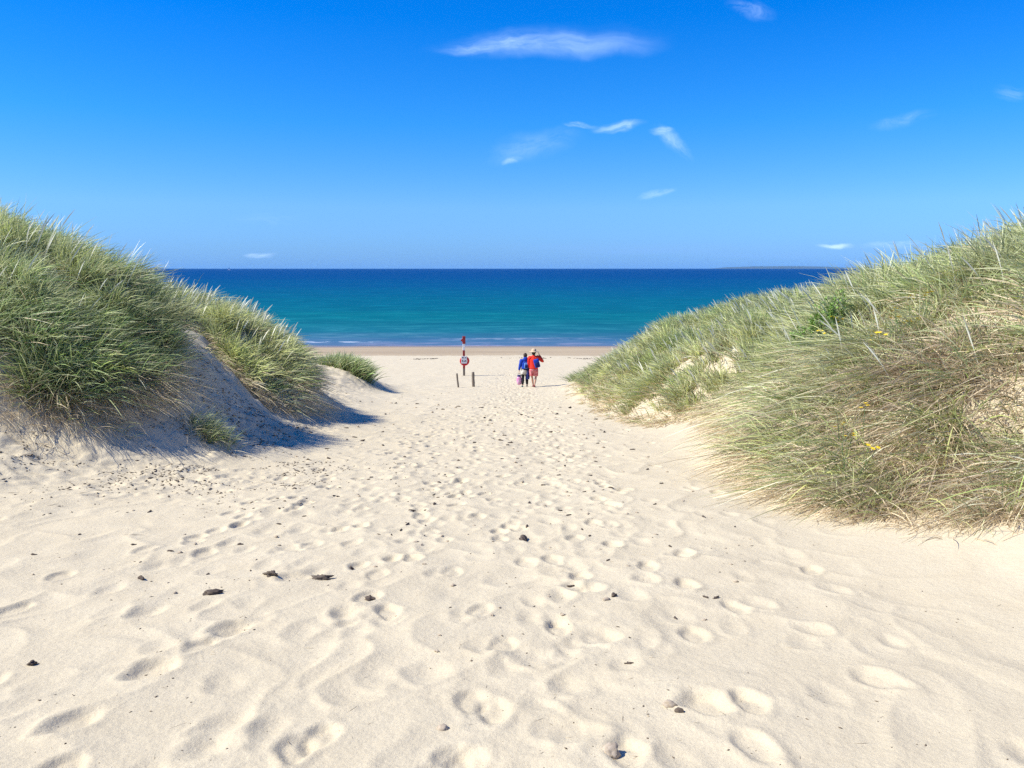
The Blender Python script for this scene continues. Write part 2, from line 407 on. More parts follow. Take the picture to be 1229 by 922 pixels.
# prints one can pick out near the camera (x, y, heading, half length, half width, depth, softness)
for (cx, cy, ang, a, b, dp, so) in [(-1.88, 3.05, 1.0, .17, .085, .050, .45), (-1.80, 3.62, .9, .17, .095, .048, .4),
        (-1.62, 4.2, .8, .16, .09, .045, .4), (-1.22, 3.05, .9, .17, .08, .030, .7), (.86, 3.2, 1.9, .17, .10, .055, .45), (.50, 4.9, 1.0, .16, .09, .04, .5),
        (.12, 3.75, 1.5, .15, .10, .028, .6), (-.15, 3.9, 1.6, .14, .09, .022, .7), (.50, 4.05, 2.0, .17, .085, .035, .5), (1.72, 4.15, 2.2, .15, .075, .022, .6),
        (1.55, 4.62, 2.1, .16, .085, .025, .7), (1.75, 3.45, 2.2, .17, .08, .030, .5), (2.05, 2.75, 2.0, .16, .09, .035, .5), (.93, 5.1, 1.8, .15, .08, .03, .6),
        (2.15, 4.9, 1.9, .15, .08, .02, .7), (-.42, 3.6, 1.5, .16, .10, .025, .8), (-1.0, 4.45, 1.1, .15, .08, .022, .7), (-.75, 3.35, 1.3, .16, .11, .025, .9),
        (-2.25, 4.5, 1.2, .15, .08, .03, .7), (1.3, 5.7, 1.9, .15, .08, .03, .6), (-1.55, 5.2, 1.0, .15, .09, .035, .5), (.25, 3.0, 1.7, .17, .12, .03, .9), (.1, 2.6, 1.6, .17, .12, .03, .9)]:
    stamp(cx, cy, ang, a*.85, b*1.05, dp*.62, .006, min(1, so+.12), .6)
ny, nx = GX.shape
idx = np.arange(ny*nx).reshape(ny, nx)
Q = np.stack([idx[:-1, :-1], idx[:-1, 1:], idx[1:, 1:], idx[1:, :-1]], -1).reshape(-1, 4)
V = np.stack([GX, GY, GZ], -1).reshape(-1, 3)
sand = np_mesh('sand', V, Q, sand_material())
tag(sand, 'pale trodden sand of the path, dunes and beach', 'sand', kind='structure')
def gz(x, y):
    """height of the finished sand at x, y"""
    x = np.atleast_1d(np.asarray(x, float)); y = np.atleast_1d(np.asarray(y, float))
    i = np.clip(np.searchsorted(xs, x)-1, 0, nx-2); j = np.clip(np.searchsorted(ys, y)-1, 0, ny-2)
    fi = np.clip((x-xs[i])/(xs[i+1]-xs[i]), 0, 1); fj = np.clip((y-ys[j])/(ys[j+1]-ys[j]), 0, 1)
    return (GZ[j, i]*(1-fi)+GZ[j, i+1]*fi)*(1-fj)+(GZ[j+1, i]*(1-fi)+GZ[j+1, i+1]*fi)*fj

# ---------------------------------------------------------------- the sea
wx = np.concatenate([-np.geomspace(38000, 60, 41), np.arange(-56, 57, 1.0), np.geomspace(60, 38000, 41)])
wy = np.concatenate([np.arange(66, 100, .12), np.geomspace(100.3, 400, 260), np.geomspace(410, 38000, 60)])
WX, WY = np.meshgrid(wx, wy)
fade = 1-sstep(100, 300, WY)
def crest(y0, w, amp, s, k):
    yc = y0+1.1*vnoise(WX*.05+s, WX*0+s, 70+k)+.4*vnoise(WX*.21, WX*0+s, 71+k)
    am = amp*np.clip(.55+.9*vnoise(WX*.045+s*3, WX*0, 80+k), 0, 1.3)
    return am*np.exp(-((WY-yc)/w)**2), am, yc
WZ = .02*fbm(WX*.4, WY*1.4, 3, 60)*fade
foam = np.zeros_like(WX)
for (y0, w, amp, s, k, fo) in [(70.9, .45, .03, 1., 0, 1.0), (73.2, .5, .09, 5., 1, 1.5), (77.0, .8, .18, 9., 2, .25), (82.5, 1.1, .22, 2., 3, .0), (90, 1.5, .22, 4., 4, .0), (100, 2, .14, 8., 5, 0.), (114, 2.5, .15, 3., 6, 0.)]:
    c_, am, yc = crest(y0, w, amp, s, k); WZ += c_
    foam += fo*np.exp(-((WY-yc+w*.3)/(w*.7))**2)*np.clip(am/amp-.55, 0, 1)*1.6
idx = np.arange(WX.size).reshape(WX.shape)
Q = np.stack([idx[:-1, :-1], idx[:-1, 1:], idx[1:, 1:], idx[1:, :-1]], -1).reshape(-1, 4)
sea = np_mesh('sea', np.stack([WX, WY, WZ], -1).reshape(-1, 3), Q, sea_material())
tag(sea, 'turquoise to deep blue sea behind the beach', 'sea', kind='structure')
at = sea.data.attributes.new('foam', 'FLOAT', 'POINT'); at.data.foreach_set('value', np.clip(foam, 0, 1).astype(np.float32).ravel())

# ---------------------------------------------------------------- marram grass
def inpoly(x, y, P):
    c = np.zeros(len(x), bool); n = len(P)
    for i in range(n):
        x0, y0 = P[i]; x1, y1 = P[(i+1) % n]
        if y0 == y1: continue
        m = ((y0 > y) != (y1 > y)) & (x < (x1-x0)*(y-y0)/(y1-y0)+x0)
        c ^= m
    return c
def grad(x, y):
    e = .25
    return (base_z(x+e, y)-base_z(x-e, y))/(2*e), (base_z(x, y+e)-base_z(x, y-e))/(2*e)
def blades(bx, by, bz, d0, bend, Ln, wid, colA, colB, seg=5, head=None):
    """ribbon blades: root, start direction, bend vector, length, width, colours root->tip"""
    n = len(bx); t = np.linspace(0, 1, seg+1)
    P = np.stack([bx, by, bz], -1)[:, None, :]+Ln[:, None, None]*(d0[:, None, :]*t[None, :, None]+bend[:, None, :]*(t**2)[None, :, None])
    T = d0[:, None, :]+2*bend[:, None, :]*t[None, :, None]; T /= np.linalg.norm(T, axis=-1, keepdims=True)
    az = rng.uniform(0, 2*np.pi, n); rv = np.stack([np.cos(az), np.sin(az), rng.normal(0, .3, n)], -1)
    W = np.cross(T, rv[:, None, :]); W /= np.linalg.norm(W, axis=-1, keepdims=True)+1e-9
    prof = np.interp(t, [0, .25, .75, 1], [.75, 1, .65, .08])[None, :, None] if head is None else np.asarray(head)[None, :, None]
    W = W*prof*wid[:, None, None]*.5
    V = np.stack([P-W, P+W], 2).reshape(n, -1, 3)                 # n, 2*(seg+1), 3
    base = (np.arange(n)*2*(seg+1))[:, None]
    q = np.array([[2*k, 2*k+1, 2*k+3, 2*k+2] for k in range(seg)]).reshape(-1)
    Q = (base+q[None, :]).reshape(-1, 4)
    tt = t[None, :, None]**.8
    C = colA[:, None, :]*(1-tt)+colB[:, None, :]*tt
    C = np.repeat(C, 2, axis=1).reshape(n, -1, 3)
    return V.reshape(-1, 3), Q, C.reshape(-1, 3)
def merge(parts):
    off = 0; Vs = []; Qs = []; Cs = []
    for V, Q, C in parts: Vs.append(V); Qs.append(Q+off); Cs.append(C); off += len(V)
    return np.concatenate(Vs), np.concatenate(Qs), np.concatenate(Cs)
GMAT = grass_material()
def grass_obj(name, parts, parent=None, loc=None):
    V, Q, C = merge(parts)
    if loc is not None: V = V-np.array(loc)
    o = np_mesh(name, V, Q, GMAT, parent)
    a = o.data.attributes.new('bladecol', 'FLOAT_COLOR', 'POINT')
    a.data.foreach_set('color', np.concatenate([C, np.ones((len(C), 1))], 1).astype(np.float32).ravel())
    return o
GREEN = np.array([.125, .235, .05]); OLIVE = np.array([.39, .41, .115]); PALE = np.array([.80, .80, .46]); STRAW = np.array([.82, .67, .42]); BROWN = np.array([.30, .20, .11]); SILV = np.array([.85, .84, .64])
def clump_field(cx, cy, side, nb, Lm, wid, straw, lush, droop, spread=.10, lean=.45, tus=None, windk=1.0, downk=.6):
    """cx, cy: clump centres. straw, lush: 0..1 per clump. tus: (length factor, lean x, lean y, tone) per clump."""
    n = len(cx); gx_, gy_ = grad(cx, cy)
    down = np.stack([-gx_, -gy_, np.zeros(n)], -1); sl = np.linalg.norm(down, axis=-1); down /= (sl+1e-6)[:, None]; sl = np.clip(sl, 0, 1)
    wv = np.array([side*.55, -.10, 0.])
    sw = np.stack([fbm(cx*.9, cy*.9, 2, 91), fbm(cx*.9+9, cy*.9, 2, 92), np.zeros(n)], -1)*.8
    wv = wv*(windk); ld = down*sl[:, None]*downk+wv+sw+rng.normal(0, .18, (n, 3))*[1, 1, 0]
    Lc = Lm*(1+.22*fbm(cx*1.4, cy*1.4, 2, 93))*rng.uniform(.8, 1.2, n); tone = np.ones(n)
    if tus is not None:
        Lc = Lc*tus[0]; ld = ld+np.stack([tus[1], tus[2], np.zeros(n)], -1); tone = tus[3]
    cid = np.repeat(np.arange(n), nb); m = len(cid)
    az = rng.uniform(0, 2*np.pi, m); rr = np.abs(rng.normal(0, 1, m))*spread
    ox, oy = np.cos(az)*rr, np.sin(az)*rr
    bx, by = cx[cid]+ox, cy[cid]+oy; bz = gz(bx, by)-.02
    az2 = az+rng.normal(0, .6, m)
    outv = np.stack([np.cos(az2), np.sin(az2), np.zeros(m)], -1)*(rng.uniform(.05, .60, m))[:, None]
    d0 = np.array([0, 0, 1.])[None, :]+outv+ld[cid]*lean*rng.uniform(.3, 1.3, m)[:, None]+rng.normal(0, .10, (m, 3))
    isst = rng.random(m) < straw[cid]
    d0 = d0+isst[:, None]*rng.normal(0, .42, (m, 3))*[1, 1, .3]
    d0[:, 2] *= np.where(isst, rng.uniform(.4, 1, m), 1)
    d0 /= np.linalg.norm(d0, axis=-1, keepdims=True)
    dr = (droop[cid]*rng.uniform(.3, 1.6, m))*np.where(isst, 1.3, 1)
    bend = ld[cid]*.40*dr[:, None]+outv*.55*dr[:, None]+np.array([0, 0, -1.])[None, :]*(dr*.60)[:, None]
    Ln = Lc[cid]*rng.uniform(.5, 1.15, m)*np.where(isst, .85, 1)
    k = (lush[cid]+rng.normal(0, .22, m)).clip(0, 1)[:, None]
    br = np.exp(rng.normal(.08, .34, m))*tone[cid]
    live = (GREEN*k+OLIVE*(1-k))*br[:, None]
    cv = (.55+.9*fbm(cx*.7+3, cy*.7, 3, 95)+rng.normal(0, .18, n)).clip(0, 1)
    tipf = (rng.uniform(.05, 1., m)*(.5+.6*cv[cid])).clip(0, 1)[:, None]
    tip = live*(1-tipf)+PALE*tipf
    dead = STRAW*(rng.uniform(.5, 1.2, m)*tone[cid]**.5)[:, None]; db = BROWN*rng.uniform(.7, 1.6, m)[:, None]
    A = np.where(isst[:, None], db*.4+dead*.6, live*.58+db*.18); B = np.where(isst[:, None], dead, tip)  # live roots brown-tinged and darkened to paint in the shade of the gaps
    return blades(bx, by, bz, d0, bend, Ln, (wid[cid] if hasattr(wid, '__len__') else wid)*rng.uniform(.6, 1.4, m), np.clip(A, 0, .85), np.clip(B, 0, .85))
def tussocks(P, dens, per, sig, cond=None):
    """clump centres gathered into tussocks; returns x, y and the tussock properties per clump"""
    tx, ty = sample_poly(P, dens); n = len(tx); k = rng.poisson(per, n)+2; cid = np.repeat(np.arange(n), k); m = len(cid)
    size = rng.uniform(.6, 1.5, n)
    x = tx[cid]+rng.normal(0, 1, m)*sig*size[cid]; y = ty[cid]+rng.normal(0, 1, m)*sig*size[cid]
    d = np.hypot(x-tx[cid], y-ty[cid])/(sig*size[cid])
    Lf = (rng.uniform(.72, 1.28, n)[cid])*(1.08-.14*d); lx = rng.normal(0, .42, n)[cid]; ly = rng.normal(0, .42, n)[cid]
    lx += (x-tx[cid])*1.2; ly += (y-ty[cid])*1.2
    tone = np.exp(rng.normal(0, .32, n))[cid]*(1.12-.12*d)
    ok = inpoly(x, y, P); return x[ok], y[ok], [np.clip(Lf, .5, 1.4)[ok], lx[ok], ly[ok], tone[ok]], rng.normal(0, .2, n)[cid][ok]
def seed_heads(cx, cy, side, Lm, wid, lean=.35):
    n = len(cx); bz = gz(cx, cy)
    d0 = np.stack([side*lean*rng.uniform(.3, 1.3, n), rng.normal(0, .15, n), np.ones(n)], -1); d0 /= np.linalg.norm(d0, axis=-1, keepdims=True)
    bend = np.stack([side*rng.uniform(.05, .35, n), rng.normal(0, .05, n), -rng.uniform(.02, .18, n)], -1)
    c = SILV*rng.uniform(.75, 1.2, n)[:, None]
    hd = [.25, .25, .25, .25, .3, 1.0, .95, .2]
    return blades(cx, cy, bz, d0, bend, Lm*rng.uniform(.8, 1.15, n), wid*1.2*np.ones(n), c*.7, c, seg=7, head=hd)

POLY = {
 'A': [(-26, 8.6), (-12, 9.2), (-8, 9.6), (-6.7, 9.9), (-6.2, 9.95), (-5.8, 10.05), (-5.6, 10.5), (-5.42, 10.8), (-5.2, 10.95), (-5.12, 11.5), (-5.35, 12.3), (-6.1, 13.0), (-7.2, 13.7), (-9, 15.0), (-26, 16.5)],
 'B': [(-26, 16.5), (-9, 15.2), (-7.2, 14.9), (-6.3, 15.5), (-5.7, 15.0), (-5.0, 14.25), (-4.55, 14.5), (-4.42, 15.2), (-4.5, 16.4), (-4.7, 17.8), (-5.3, 19.4), (-6.6, 21.0), (-12, 24), (-26, 30)],
 'D': [(3.9, 14.2), (3.75, 13.0), (3.48, 11.7), (3.24, 10.4), (3.08, 9.2), (2.98, 8.2), (2.98, 7.4), (3.08, 6.8), (3.3, 6.5), (3.55, 6.62), (3.74, 7.0), (3.84, 6.45), (3.68, 6.0), (3.9, 5.82), (4.5, 6.05), (5.5, 5.6), (20, 3), (26, 3), (26, 16), (8, 15), (5, 14.6)],
 'E': [(3.3, 37), (2.9, 33), (2.55, 28), (2.5, 24), (2.55, 20), (2.75, 17.3), (3.1, 15.8), (3.55, 15.75), (3.95, 15.2), (4.4, 14.5), (5, 14.6), (8, 15), (26, 16), (26, 40), (10, 41), (5, 39)],
}
def sample_poly(P, dens, cond=None):
    P_ = np.array(P); x0, y0 = P_.min(0); x1, y1 = P_.max(0)
    n = int((x1-x0)*(y1-y0)*dens); x = rng.uniform(x0, x1, n); y = rng.uniform(y0, y1, n)
    jx = x+.16*fbm(x*3.1, y*3.1, 2, 99); jy = y+.16*fbm(x*3.1+5, y*3.1, 2, 98)
    m = inpoly(jx, jy, P)
    vis = (np.abs(x) < .80*y+.8)
    m &= vis
    return x[m], y[m]
def edge_dist(x, y, P):
    d = np.full(len(x), 1e9); n = len(P)
    for i in range(n):
        a = np.array(P[i]); b = np.array(P[(i+1) % n]); ab = b-a
        t = np.clip(((x-a[0])*ab[0]+(y-a[1])*ab[1])/(ab@ab), 0, 1)
        d = np.minimum(d, np.hypot(x-a[0]-t*ab[0], y-a[1]-t*ab[1]))
    return d
def hidden_thin(x, y, keep):
    """thin out clumps on back slopes and deep behind the crest"""
    gx_, gy_ = grad(x, y)
    ex, ey, ez = x-0, y-0, gz(x, y)-CAM_Z
    facing = (gx_*ex+gy_*ey-ez) > -.15*np.hypot(ex, ey)
    k = facing | (rng.random(len(x)) < keep)
    return k
def place_flora_density(): pass

def region(name, P, side, dens, per, sig, fill, nb, Lm, wid, strawf, lushf, droopf, lean, thin, heads, label, keep=None, **kw):
    parts = []
    x, y, tus, ds = tussocks(P, dens, per, sig); k = hidden_thin(x, y, thin)
    if keep is not None: k &= keep(x, y)
    x, y, ds = x[k], y[k], ds[k]; tus = [t[k] for t in tus]; tus[3] = tus[3]*1.0; h = dune_h(x, y)
    w_ = wid(y); parts.append(clump_field(x, y, side, nb, Lm, w_, np.clip(strawf(x, y, h)+ds*.6, .03, .9), np.clip(lushf(x, y, h)+ds, 0, 1), droopf(x, y, h), lean=lean, tus=tus, spread=.075, **kw))
    x, y = sample_poly(P, fill); k = hidden_thin(x, y, thin)
    if keep is not None: k &= keep(x, y)
    x, y = x[k], y[k]; h = dune_h(x, y)
    parts.append(clump_field(x, y, side, nb//2, Lm*.62, wid(y), np.clip(strawf(x, y, h)+.15, 0, .9), np.clip(lushf(x, y, h), 0, 1), droopf(x, y, h), lean=lean, spread=.14, tus=[np.ones(len(x)), 0*x, 0*x, np.full(len(x), .8)], **kw))
    hx_, hy_ = sample_poly(P, heads[0]); k = (dune_h(hx_, hy_) > heads[1]) & (fbm(hx_*1.1, hy_*1.1, 2, 108) > -.15); parts.append(seed_heads(hx_[k], hy_[k], side, Lm*1.20, heads[2], lean=.25))
    print(name, label[:30], sum(len(p[0]) for p in parts))
    return tag(grass_obj(name, parts), label, 'grass', kind='stuff')
region('marram_grass', POLY['A'], 1, 10, 6, .14, 40, 27, .62, lambda y: .0108+0*y,
       lambda x, y, h: .50-.45*np.clip((h-.5)/.9, 0, 1)+.14*(fbm(x*1.1, y*1.1, 2, 101) > .2), lambda x, y, h: 1.05-.50*sstep(1.8, 3.1, h)+.3*fbm(x, y, 2, 102),
       lambda x, y, h: .55+.30*(1-np.clip((h-.5)/1.2, 0, 1)), .36, .35, (11, 1.8, .013), 'dense green marram grass leaning right on the large near left dune')
region('marram_grass', POLY['B'], 1, 8, 6, .13, 20, 27, .56, lambda y: .014+0*y,
       lambda x, y, h: .62-.5*np.clip((h-.4)/1.0, 0, 1), lambda x, y, h: .25+.3*fbm(x*.8, y*.8, 2, 103)+.45*(x > -4.9),
       lambda x, y, h: .55+.30*(1-np.clip((h-.4)/1.0, 0, 1)), .25, .3, (14, 1.1, .02), 'pale tufted marram grass on the smaller left dune beyond the sandy gully')
patch = lambda x, y: ~((np.hypot(((x-6.95)*.87-(y-13.0)*.5)/.5, ((x-6.95)*.5+(y-13.0)*.87)/1.35) < 1) & (rng.random(len(x)) < .95))
lowd = lambda x, y, h: 1-sstep(.8, 2.0, h+.5*fbm(x*1.2, y*1.2, 2, 105))
region('marram_grass', POLY['D'], -1, 11, 6, .14, 46, 27, .60, lambda y: .0102+.0004*(y-6),
       lambda x, y, h: .10+.42*lowd(x, y, h)+sstep(.38, .52, x/y)*.25+.45*np.clip(fbm(x*1.1+4, y*1.1, 2, 106), -.2, 1), lambda x, y, h: .45+.6*fbm(x*.9, y*.9, 2, 107),
       lambda x, y, h: .62+.45*lowd(x, y, h), .20, .35, (11, 1.1, .013), 'straw-coloured and green marram grass hanging down the near right dune', keep=patch, windk=.35, downk=.40)
region('marram_grass', POLY['E'], -1, 4.4, 6, .16, 12, 27, .54, lambda y: .0115+.0004*y,
       lambda x, y, h: .42-.36*np.clip((h-.2)/.9, 0, 1)+.2*fbm(x*.8, y*.8, 2, 109), lambda x, y, h: .42+.5*fbm(x*.5, y*.5, 2, 110),
       lambda x, y, h: .40+.2*(1-np.clip((h-.2)/.9, 0, 1)), .20, .3, (7, .7, .022), 'soft olive marram grass over the far right dune down to the beach',
       keep=lambda x, y: (np.abs(x) < .72*y+.5) & ((x < 14) | (rng.random(len(x)) < .5)) & (rng.random(len(x)) < .3+.7*np.clip((dune_h(x, y)-.15)/.8, 0, 1)))

# --- single tufts standing clear of the dunes
def tuft(pts, nb, Lm, wid, straw, lush, droop, side, label, group=None, spread=.07):
    pts = np.array(pts); cx, cy = pts[:, 0], pts[:, 1]; n = len(cx)
    loc = (float(cx.mean()), float(cy.mean()), float(gz(cx.mean(), cy.mean())[0]))
    o = grass_obj('grass_tuft', [clump_field(cx, cy, side, nb, Lm, wid, np.full(n, straw), np.full(n, lush), np.full(n, droop), spread=spread, lean=.55)], loc=loc)
    o.location = loc
    return tag(o, label, 'grass tuft', group)
def along(p, q, n, w):
    t = rng.uniform(0, 1, n); return np.stack([p[0]+(q[0]-p[0])*t+rng.normal(0, w, n), p[1]+(q[1]-p[1])*t+rng.normal(0, w, n)], -1)
tuft(along((-4.62, 10.95), (-4.05, 10.85), 20, .07), 30, .40, .006, .25, .8, .5, 1, 'small green grass tuft alone on the shaded left sand bank', spread=.05)
TB = np.concatenate([along((-7.6, 31.5), (-5.95, 30.2), 90, .14), along((-7.2, 31.7), (-6.1, 30.7), 40, .14)])
tuft(TB, 34, .72, .022, .04, 1.0, .35, 1, 'round green marram clump on its own sand knoll left of the beach entrance', spread=.16)
tuft(along((-9.0, 33.5), (-8.6, 33.3), 14, .15), 36, .62, .018, .12, .6, .4, 1, 'little grass clump half hidden behind the left dune above the shore', spread=.16)
tuft(along((3.2, 37.0), (4.6, 37.8), 26, .25), 40, .62, .019, .06, .95, .4, -1, 'blue-green grass clump at the seaward tip of the far right dune', spread=.16)

# ---------------------------------------------------------------- yellow ragwort among the right-hand grass
m_stem = simple_mat('green_stem', (.10, .17, .05), .6); m_leaf = simple_mat('bright_leaf', (.16, .30, .05), .5, col2=(.24, .36, .07)); m_petal = simple_mat('yellow_petal', (.80, .58, .02), .6, var=.05)
def flower_proto():
    root = empty('ragwort_flower', (0, 0, 0))
    bm = bmesh.new(); add_cyl(bm, (0, 0, -.1), (.02, 0, .34), .005, .004, 6); add_cyl(bm, (.02, 0, .34), (-.03, .02, .66), .004, .0025, 6); add_cyl(bm, (.015, 0, .42), (.07, -.02, .62), .003, .002, 5)
    bm_obj('stem', bm, m_stem, root)
    for (hx, hy, hz) in ((-.03, .02, .66), (.07, -.02, .62), (.012, .05, .64)):
        bm = bmesh.new(); c = Vector((hx, hy, hz))
        for k in range(11):
            a = k*2*math.pi/11; d = Vector((math.cos(a), math.sin(a), .25)); s = Vector((-math.sin(a), math.cos(a), 0))
            v = [bm.verts.new(c+d*.006-s*.003), bm.verts.new(c+d*.006+s*.003), bm.verts.new(c+d*.026+s*.005), bm.verts.new(c+d*.030), bm.verts.new(c+d*.026-s*.005)]
            bm.faces.new(v)
        bmesh.ops.create_uvsphere(bm, u_segments=8, v_segments=5, radius=.011, matrix=Matrix.Translation(c+Vector((0, 0, .003))) @ Matrix.Diagonal((1, 1, .6, 1)))
        bm_obj('flower_head', bm, m_petal, root)
    return root
def copy_tree(o, parent=None):
    c = o.copy(); COL.objects.link(c); c.parent = parent
    for ch in list(o.children): copy_tree(ch, c)
    return c
fl = FLPOS
fp = flower_proto()
for i, (fx, fyy) in enumerate(fl):
    o = fp if i == 0 else copy_tree(fp)
    o.location = (fx, fyy, float(gz(fx, fyy)[0])+rng.uniform(-.05, .08)); o.rotation_euler = (rng.normal(0, .15)+.15, rng.normal(0, .15)-.12, rng.uniform(0, 6)); s = rng.uniform(.62, .85); o.scale = (s, s, s)
    low = 15 <= i < 18
    tag(o, 'yellow ragwort low in the dry grass at the foot of the near right dune' if low else 'yellow ragwort flowering in the grass high on the near right dune', 'flower',
        'yellow flowers low on the right dune' if low else 'yellow flowers high on the right dune')
# a patch of leafy green herb next to them
def leafy(cx, cy, n, rad, label):
    loc = Vector((cx, cy, float(gz(cx, cy)[0]))); root = empty('leafy_plant', loc); tag(root, label, 'plant')
    bmS = bmesh.new(); bmL = bmesh.new()
    for k in range(n):
        a = rng.uniform(0, 6.28); r = rad*math.sqrt(rng.random()); bx, by = r*math.cos(a), r*math.sin(a)*.8
        bz = float(gz(cx+bx, cy+by)[0])-loc.z; hh = rng.uniform(.45, .68)
        top = Vector((bx-rng.uniform(0, .15), by-.05, bz+hh)); add_cyl(bmS, (bx, by, bz-.05), top, .004, .002, 4)
        for q in range(14):
            f = rng.uniform(.35, 1.0); p = Vector((bx, by, bz)).lerp(top, f); aa = rng.uniform(0, 6.28)
            d = Vector((math.cos(aa), math.sin(aa), rng.uniform(.1, .8))).normalized(); s = d.cross(Vector((0, 0, 1))).normalized()*.014; Lf = rng.uniform(.05, .10)
            v = [bmL.verts.new(p), bmL.verts.new(p+d*Lf*.5+s), bmL.verts.new(p+d*Lf), bmL.verts.new(p+d*Lf*.5-s)]; bmL.faces.new(v)
    bm_obj('stem', bmS, m_stem, root); bm_obj('foliage', bmL, m_leaf, root)
leafy(4.15, 10.45, 70, .34, 'fresh bright green leafy plant beside the yellow flowers on the right dune')

# ---------------------------------------------------------------- life ring station
m_red = simple_mat('weathered_red_paint', (.34, .025, .025), .6, col2=(.24, .03, .03), scale=14)
m_white = simple_mat('white_paint', (.78, .78, .76), .6, var=.06, scale=14)
m_wood = simple_mat('grey_wood', (.24, .20, .15), .85, col2=(.14, .115, .09), scale=35, bump=.004)
m_ring = simple_mat('red_plastic', (.62, .02, .03), .4, var=.05)
m_black = simple_mat('dark_marks', (.03, .03, .035), .6)
def gz1(x, y): return float(gz(x, y)[0])
sxp, syp = -2.74, 43.8; z0 = gz1(sxp, syp)
st = empty('life_ring_station', (sxp, syp, z0), R(8)); tag(st, 'red and white banded life ring post with white sign on the beach', 'safety post')
def post_seg(name, a, b, w, mat):
    bm = bmesh.new(); add_box(bm, (0, 0, (a+b)/2), (w, w, b-a), .006); return bm_obj(name, bm, mat, st)
post_seg('post', -.4, .42, .118, m_wood)
post_seg('red_band', .42, 1.46, .120, m_red)
post_seg('white_band', 1.46, 1.83, .119, m_white)
bm = bmesh.new(); add_box(bm, (.01, 0, 2.02), (.165, .15, .38), .01); add_box(bm, (.01, 0, 2.235), (.17, .155, .05), .008); box = bm_obj('top_box', bm, m_red, st)
bm = bmesh.new()
vs = [bm.verts.new(p) for p in ((-.074, -.02, 1.93), (-.074, -.02, 2.13), (-.19, -.02, 2.03))]; f = bm.faces.new(vs)
r = bmesh.ops.extrude_face_region(bm, geom=[f]); bmesh.ops.translate(bm, vec=(0, .04, 0), verts=[v for v in r['geom'] if isinstance(v, bmesh.types.BMVert)])
bm_obj('marker', bm, m_red, st)
bm = bmesh.new(); add_box(bm, (.0, -.155, .93), (.33, .02, .42), .012); sg = bm_obj('sign', bm, m_white, st)
for (px_, pz_, w_, h_) in ((-.085, 1.055, .075, .055), (.085, 1.045, .06, .045), (-.095, .87, .055, .09), (.0, .855, .05, .065), (.09, .87, .055, .09), (-.02, 1.05, .03, .02)):
    bm = bmesh.new(); add_box(bm, (px_, -.1665, pz_), (w_, .004, h_)); bm_obj('sign_mark', bm, m_black, sg)
bm = bmesh.new(); add_box(bm, (0, -.085, .93), (.05, .12, .05), .004); bm_obj('bracket', bm, m_wood, st)
# the ring hangs from the post
bm = bmesh.new()
ns, nt_ = 40, 14
vv = [[bm.verts.new(((.215+.062*math.cos(b))*math.cos(a), .045*math.sin(b), (.215+.062*math.cos(b))*math.sin(a))) for b in np.linspace(0, 2*math.pi, nt_, endpoint=False)] for a in np.linspace(0, 2*math.pi, ns, endpoint=False)]
for i in range(ns):
    for j in range(nt_): bm.faces.new((vv[i][j], vv[(i+1) % ns][j], vv[(i+1) % ns][(j+1) % nt_], vv[i][(j+1) % nt_]))
bmesh.ops.recalc_face_normals(bm, faces=bm.faces)
ring = bm_obj('lifebuoy', bm, m_ring, None, True); ring.location = (sxp+.045, syp-.107, z0+.86); ring.rotation_euler = (0, R(6), R(8)); tag(ring, 'red lifebuoy hanging behind the white sign on the banded post', 'lifebuoy')

def stake(x, y, hgt, r, lean, label):
    bm = bmesh.new(); seg = 14
    rings = []
    for k, t in enumerate(np.linspace(-.3, 1, 9)):
        z = t*hgt if t > 0 else t
        rr = r*(1+.05*math.sin(k*2.1))*(.9 if k == 8 else 1)
        rings.append([bm.verts.new((lean*z+rr*math.cos(a)*(1+.05*math.sin(3*a+k)), rr*math.sin(a), z+(.012*math.cos(a) if k == 8 else 0))) for a in np.linspace(0, 2*math.pi, seg, endpoint=False)])
    for a, b in zip(rings, rings[1:]):
        for j in range(seg): bm.faces.new((a[j], a[(j+1) % seg], b[(j+1) % seg], b[j]))
    bm.faces.new(rings[-1])
    o = bm_obj('wooden_post', bm, m_wood, None); o.location = (x, y, gz1(x, y)); tag(o, label, 'post', 'wooden posts in front of the life ring station')
stake(-2.50, 35.6, .66, .042, -.10, 'thin grey wooden post standing left of the life ring post')
stake(-1.82, 36.1, .70, .068, -.03, 'thicker grey wooden post standing right of the life ring post')

# ---------------------------------------------------------------- people
m_skin = simple_mat('skin', (.52, .30, .20), .55, var=.04); m_redtop = simple_mat('red_cloth', (.75, .035, .015), .8, var=.08, scale=9, bump=.008)
m_blue = simple_mat('blue_cloth', (.010, .055, .42), .75, var=.15, scale=9, bump=.008); m_navy = simple_mat('navy_cloth', (.012, .02, .12), .75, scale=9)
m_pinksh = simple_mat('red_pink_patterned_cloth', (.70, .30, .30), .8, col2=(.50, .05, .05), scale=16)
m_strawhat = simple_mat('tan_hat', (.60, .45, .29), .8, var=.1); m_hair = simple_mat('dark_hair', (.035, .022, .015), .6); m_shoe = simple_mat('dark_red_shoe', (.22, .02, .035), .6)
m_beige = simple_mat('beige_cloth', (.62, .58, .48), .8, var=.06); m_legg = simple_mat('black_cloth', (.012, .012, .016), .7); m_teal = simple_mat('teal_shoe', (.06, .30, .28), .6, col2=(.03, .05, .06), scale=12)
m_pink = simple_mat('pink_white_cloth', (.75, .55, .66), .7, col2=(.62, .12, .36), scale=7); m_strap = simple_mat('strap_grey', (.05, .055, .07), .7)
m_ltblue = simple_mat('light_blue_cloth', (.12, .28, .62), .7, scale=8)
